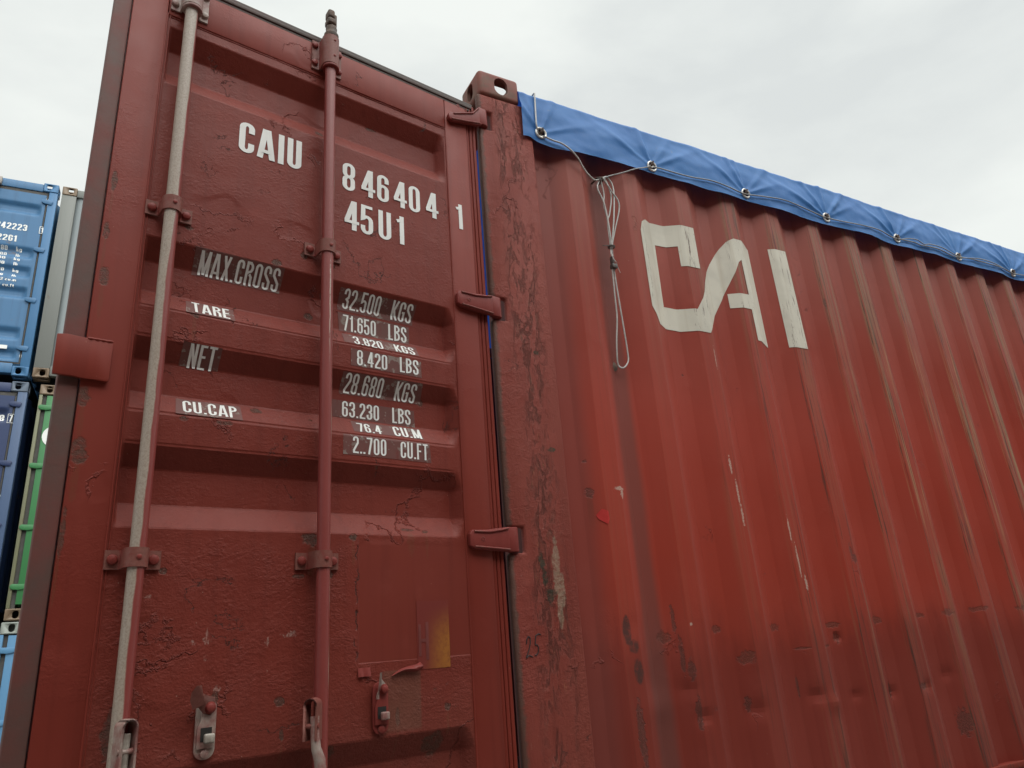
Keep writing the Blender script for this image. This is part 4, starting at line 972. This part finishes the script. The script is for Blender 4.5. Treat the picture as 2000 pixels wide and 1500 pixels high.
def far_container(name_loc, paint, post, cast, label, doors=True, texts=(), extras=None, gask=(.06, .055, .05), lean=0):
    """origin at the lower right front corner; the box runs to -x and +y"""
    o = empty('shipping_container', name_loc[0], name_loc[1], label, 'shipping container', None)
    gk = plain('far_gasket', gask, tuple(v * 1.5 for v in gask), .75)
    cm = CM2.copy(); cm.materials.clear(); cm.materials.append(cast)
    for X_, fx in ((0, -1), (-BW, 1)):
        for Z_, fz in ((.118, -1), (BH - .118, 1)):
            c = casting(X_, -.006, Z_, fx, 1, fz, o, cm)
            c2 = casting(X_, BL, Z_, fx, -1, fz, o, cm)
    for x0, x1 in ((-.162 + (.07 if doors else 0), -.001), (-BW + .001, -BW + (.036 if doors else .162))):
        g = G(); g.box(x0, x1, .002, .09, .119, BH - .119, .006); g.done('corner_post', post, o)
    g = G(); g.box(-BW + .163, -.163, .004, .09, BH - .125, BH - .018, .008); g.done('header', paint, o)
    g = G(); g.box(-BW + .163, -.163, .004, .09, .03, .15, .008); g.done('sill', paint, o)
    def side(x, sgn):
        xs_ = seglist((.18, BL - .18, .035)); me = grid(xs_, [.13, BH - .1], lambda q, z: rprof(q))
        for v in me.vertices: q, y, z = v.co; v.co = (x - sgn * y, q, z)
        link('side_wall', me, paint, o, 60)
    side(-.004, 1); side(-BW + .004, -1)
    g = G(); g.box(-BW + .18, -.18, .19, BL - .2, BH - .07, BH - .03); g.done('roof', paint, o)
    g = G(); g.box(-BW + .05, -.05, .10, BL - .02, .05, .14); g.done('floor', M['dark'], o)
    g = G(); g.box(-BW + .05, -.05, BL - .05, BL - .02, .14, BH - .07); g.done('rear_wall', paint, o)
    if doors:
        g = G(); g.box(-BW + .037, -BW + .078, .03, .08, .12, BH - .12); g.done('gasket', gk, o)
        g = G(); g.box(-BW + .079, -BW + .206, .004, .05, .16, BH - .13, .003); g.done('stile', paint, o)
        for off in (0, -1.145):
            xs_ = [-1.10 + off, -1.06 + off] + [-1.06 + off + .92 * i / 24 for i in range(1, 24)] + [q + off for q in (-.15, -.145, -.135, -.115)]
            me = grid(xs_, seglist((.17, BH - .17, .022)), lambda x, z: far_door_y(x - off, z) + .012); d_ = link('door', me, paint, o, 50)
            g = G(); g.box(-.113 + off, -.098 + off, .018, .03, .16, BH - .14); g.box(-1.115 + off, -.10 + off, .018, .03, BH - .168, BH - .128, 0); g.box(-1.115 + off, -.10 + off, .018, .03, .152, .168, 0); g.done('gasket', gk, d_)
            for rx in (-.635, -.97):
                g = G(); g.tube([(rx + off, -.024, .10), (rx + off, -.024, BH - .10)], .017, 12)
                for z in (.30, .95, 1.62, 2.20): g.box(rx + off - .05, rx + off + .05, -.006, .012, z - .02, z + .02, .004); g.box(rx + off - .022, rx + off + .022, -.045, -.002, z - .02, z + .02, .006)
                g.box(rx + off - .045, rx + off + .045, -.05, .004, BH - .13, BH - .03, .01); g.done('locking_rod', M['zinc'], d_)
            for z in (2.32, 1.64, .96, .34):
                g = G(); g.prism([(-.155 + off, z - .012), (-.155 + off, z + .022), (-.10 + off, z + .030), (-.05 + off, z + .028), (-.035 + off, z + .012), (-.05 + off, z - .034), (-.12 + off, z - .028)] if off == 0 else [(-BW + .03, z - .03), (-BW + .01, z - .012), (-BW + .01, z + .012), (-BW + .03, z + .026), (-BW + .15, z + .022), (-BW + .16, z - .024), (-BW + .09, z - .036)], -.012, .016, .003, 2); g.done('hinge', paint, d_)
            if off == 0 and texts:
                bm_ = text_mesh(texts, .17); drape(bm_, lambda x, z: far_door_y(x, z) + .012, .003, (), [v for a in (2.275, 1.66, 1.40, 1.125) for v in (a, a - .05, a - .115, a - .165)])
                bm_link(bm_, 'lettering', M['white'], d_)
            if off == 0 and extras: extras(d_)
    else:
        me = grid(seglist((-BW + .163, -.163, .02)), [.15, BH - .125], lambda x, z: .03 + rprof(x + 4)); link('end_wall', me, extras, o, 60)
    return o
def frame_box(x0, x1, z0, z1, y, t=.004):
    g = G()
    g.box(x0, x1, y - .002, y, z0, z0 + t); g.box(x0, x1, y - .002, y, z1 - t, z1); g.box(x0, x0 + t, y - .0021, y - .0001, z0 + t, z1 - t); g.box(x1 - t, x1, y - .0021, y - .0001, z0 + t, z1 - t); return g
TH = R(-2.6); PX, PY = -2.1509, 7.3622
def bpos(dx, z): return (PX + dx * math.cos(TH), PY + dx * math.sin(TH), z)
blue = far_paint('sky_blue_paint', (.040, .135, .27), .5); bluep = far_paint('sky_blue_post', (.045, .15, .30), .5)
grey = far_paint('grey_paint', (.155, .160, .145), .5); grey2 = far_paint('pale_grey_paint', (.21, .235, .24), .3)
navy = far_paint('navy_paint', (.018, .034, .10), .6); green = far_paint('green_paint', (.038, .18, .058), .45)
tan = far_paint('tan_post', (.17, .17, .10), .5); rustc = far_paint('rust_casting', (.17, .115, .07), .8); lblue = far_paint('pale_blue_paint', (.085, .22, .38), .45)
Z1, Z2, Z3 = 4.085, 1.425, 1.395 - BH
tz = lambda z: z - Z1
txt = [('242223', -.577, -.258, tz(5.962), tz(6.048)), ('22G1', -.540, -.345, tz(5.800), tz(5.882)), ('1', -.116, -.084, tz(5.972), tz(6.040)),
       ('30480', -.60, -.42, tz(5.690), tz(5.735)), ('kg', -.335, -.275, tz(5.690), tz(5.735)), ('67200', -.60, -.42, tz(5.615), tz(5.655)), ('lb', -.330, -.288, tz(5.615), tz(5.655)),
       ('2180', -.57, -.42, tz(5.550), tz(5.585)), ('kg', -.335, -.275, tz(5.550), tz(5.585)), ('4800', -.57, -.42, tz(5.482), tz(5.522)), ('lb', -.330, -.288, tz(5.482), tz(5.522)),
       ('28280', -.60, -.42, tz(5.410), tz(5.450)), ('kg', -.335, -.275, tz(5.410), tz(5.450)), ('62370', -.60, -.42, tz(5.335), tz(5.375)), ('lb', -.330, -.288, tz(5.335), tz(5.375)),
       ('33.2', -.52, -.405, tz(5.270), tz(5.305)), ('cu.m', -.385, -.275, tz(5.270), tz(5.305)), ('1173', -.56, -.425, tz(5.195), tz(5.232)), ('cu.ft', -.400, -.285, tz(5.195), tz(5.232))]
def blue_ex(d_):
    g = frame_box(-.132, -.064, tz(5.955), tz(6.055), .010, .006); g.done('check_digit_box', M['white'], d_)
    g = G(); g.box(-.42, -.245, .006, .010, tz(4.405), tz(4.45)); g.done('label', M['white'], d_)
far_container((bpos(-.022, Z1), TH), blue, bluep, bluep, 'bright blue container with white numbers, top left of the stacks behind the red door', texts=txt, extras=blue_ex)
far_container((bpos(.018 + BW, Z1), TH), grey, grey, rustc, 'grey container with rusty corner castings, beside the bright blue one', doors=False, extras=grey2)
def navy_ex(d_):
    g = frame_box(-.150, -.088, 2.10, 2.205, .010); g.done('check_digit_box', M['white'], d_)
far_container((bpos(.004, Z2), TH), navy, far_paint('navy_post', (.06, .10, .19), .5), far_paint('navy_casting', (.085, .11, .15), .7), 'dark navy container with a boxed 7 under the bright blue one', texts=[('8', -.235, -.185, 2.12, 2.20), ('7', -.134, -.104, 2.115, 2.192)], extras=navy_ex)
def green_ex(d_):
    g = G(); g.lathe([(.125, 0), (.125, .002)], (-BW + .212, .001, 3.39 - 1.41), (0, -1, 0), 32); g.done('white_disc', M['white'], d_)
go = far_container((bpos(.118 + BW, 1.41), TH), green, tan, rustc, 'green container with tan corner post and white disc, under the grey one', extras=green_ex)
far_container((bpos(.105 + BW, Z3), TH), lblue, lblue, far_paint('pale_casting', (.25, .27, .24), .7), 'pale blue container at the foot of the stack under the green one')
far_container((bpos(-.03, Z3), TH), navy, navy, navy, 'dark container at the foot of the stack under the navy one')
# ================================================================== unseen row added behind the camera to hide the low sky
def sky_blocker(x, y, z, paint, label):
    o = empty('shipping_container', (x, y, z), 0, label, 'shipping container', 'unseen containers added to block low sky')
    me = grid(seglist((.17, 12.02, .0695)), [.15, 2.80], lambda q, zz: prof(q) * -1)
    for v in me.vertices: v.co.y = -.002 + v.co.y
    link('side_wall', me, paint, o, 60)
    g = G()
    for a in (0, 12.03):
        for b in (-2.438, -.16): g.box(a, a + .16, b, b + .16, 0, 2.896, .006)
    g.done('frame', paint, o)
    g = G(); g.box(.161, 12.029, -2.38, -.06, 2.78, 2.86); g.done('roof', paint, o)
    g = G(); g.box(.161, 12.029, -2.38, -2.32, .1, 2.779); g.box(.161, 12.029, -2.319, -.06, .02, .16); g.done('rear_wall', paint, o)
ROWY = -6.3
for i, (x, c, w_) in enumerate([(-17.5, (.08, .16, .26), 'blue'), (-5.0, (.26, .11, .08), 'brown'), (7.5, (.22, .23, .21), 'grey')]):
    for k in range(3): sky_blocker(x, ROWY, -1.235 + 2.9 * k, far_paint('blocker_' + w_, tuple(v * (1 - .2 * k) for v in c), .3), f'{w_} container added unseen to block low sky, {("at ground level", "second in its stack", "topmost of its stack")[k]}')
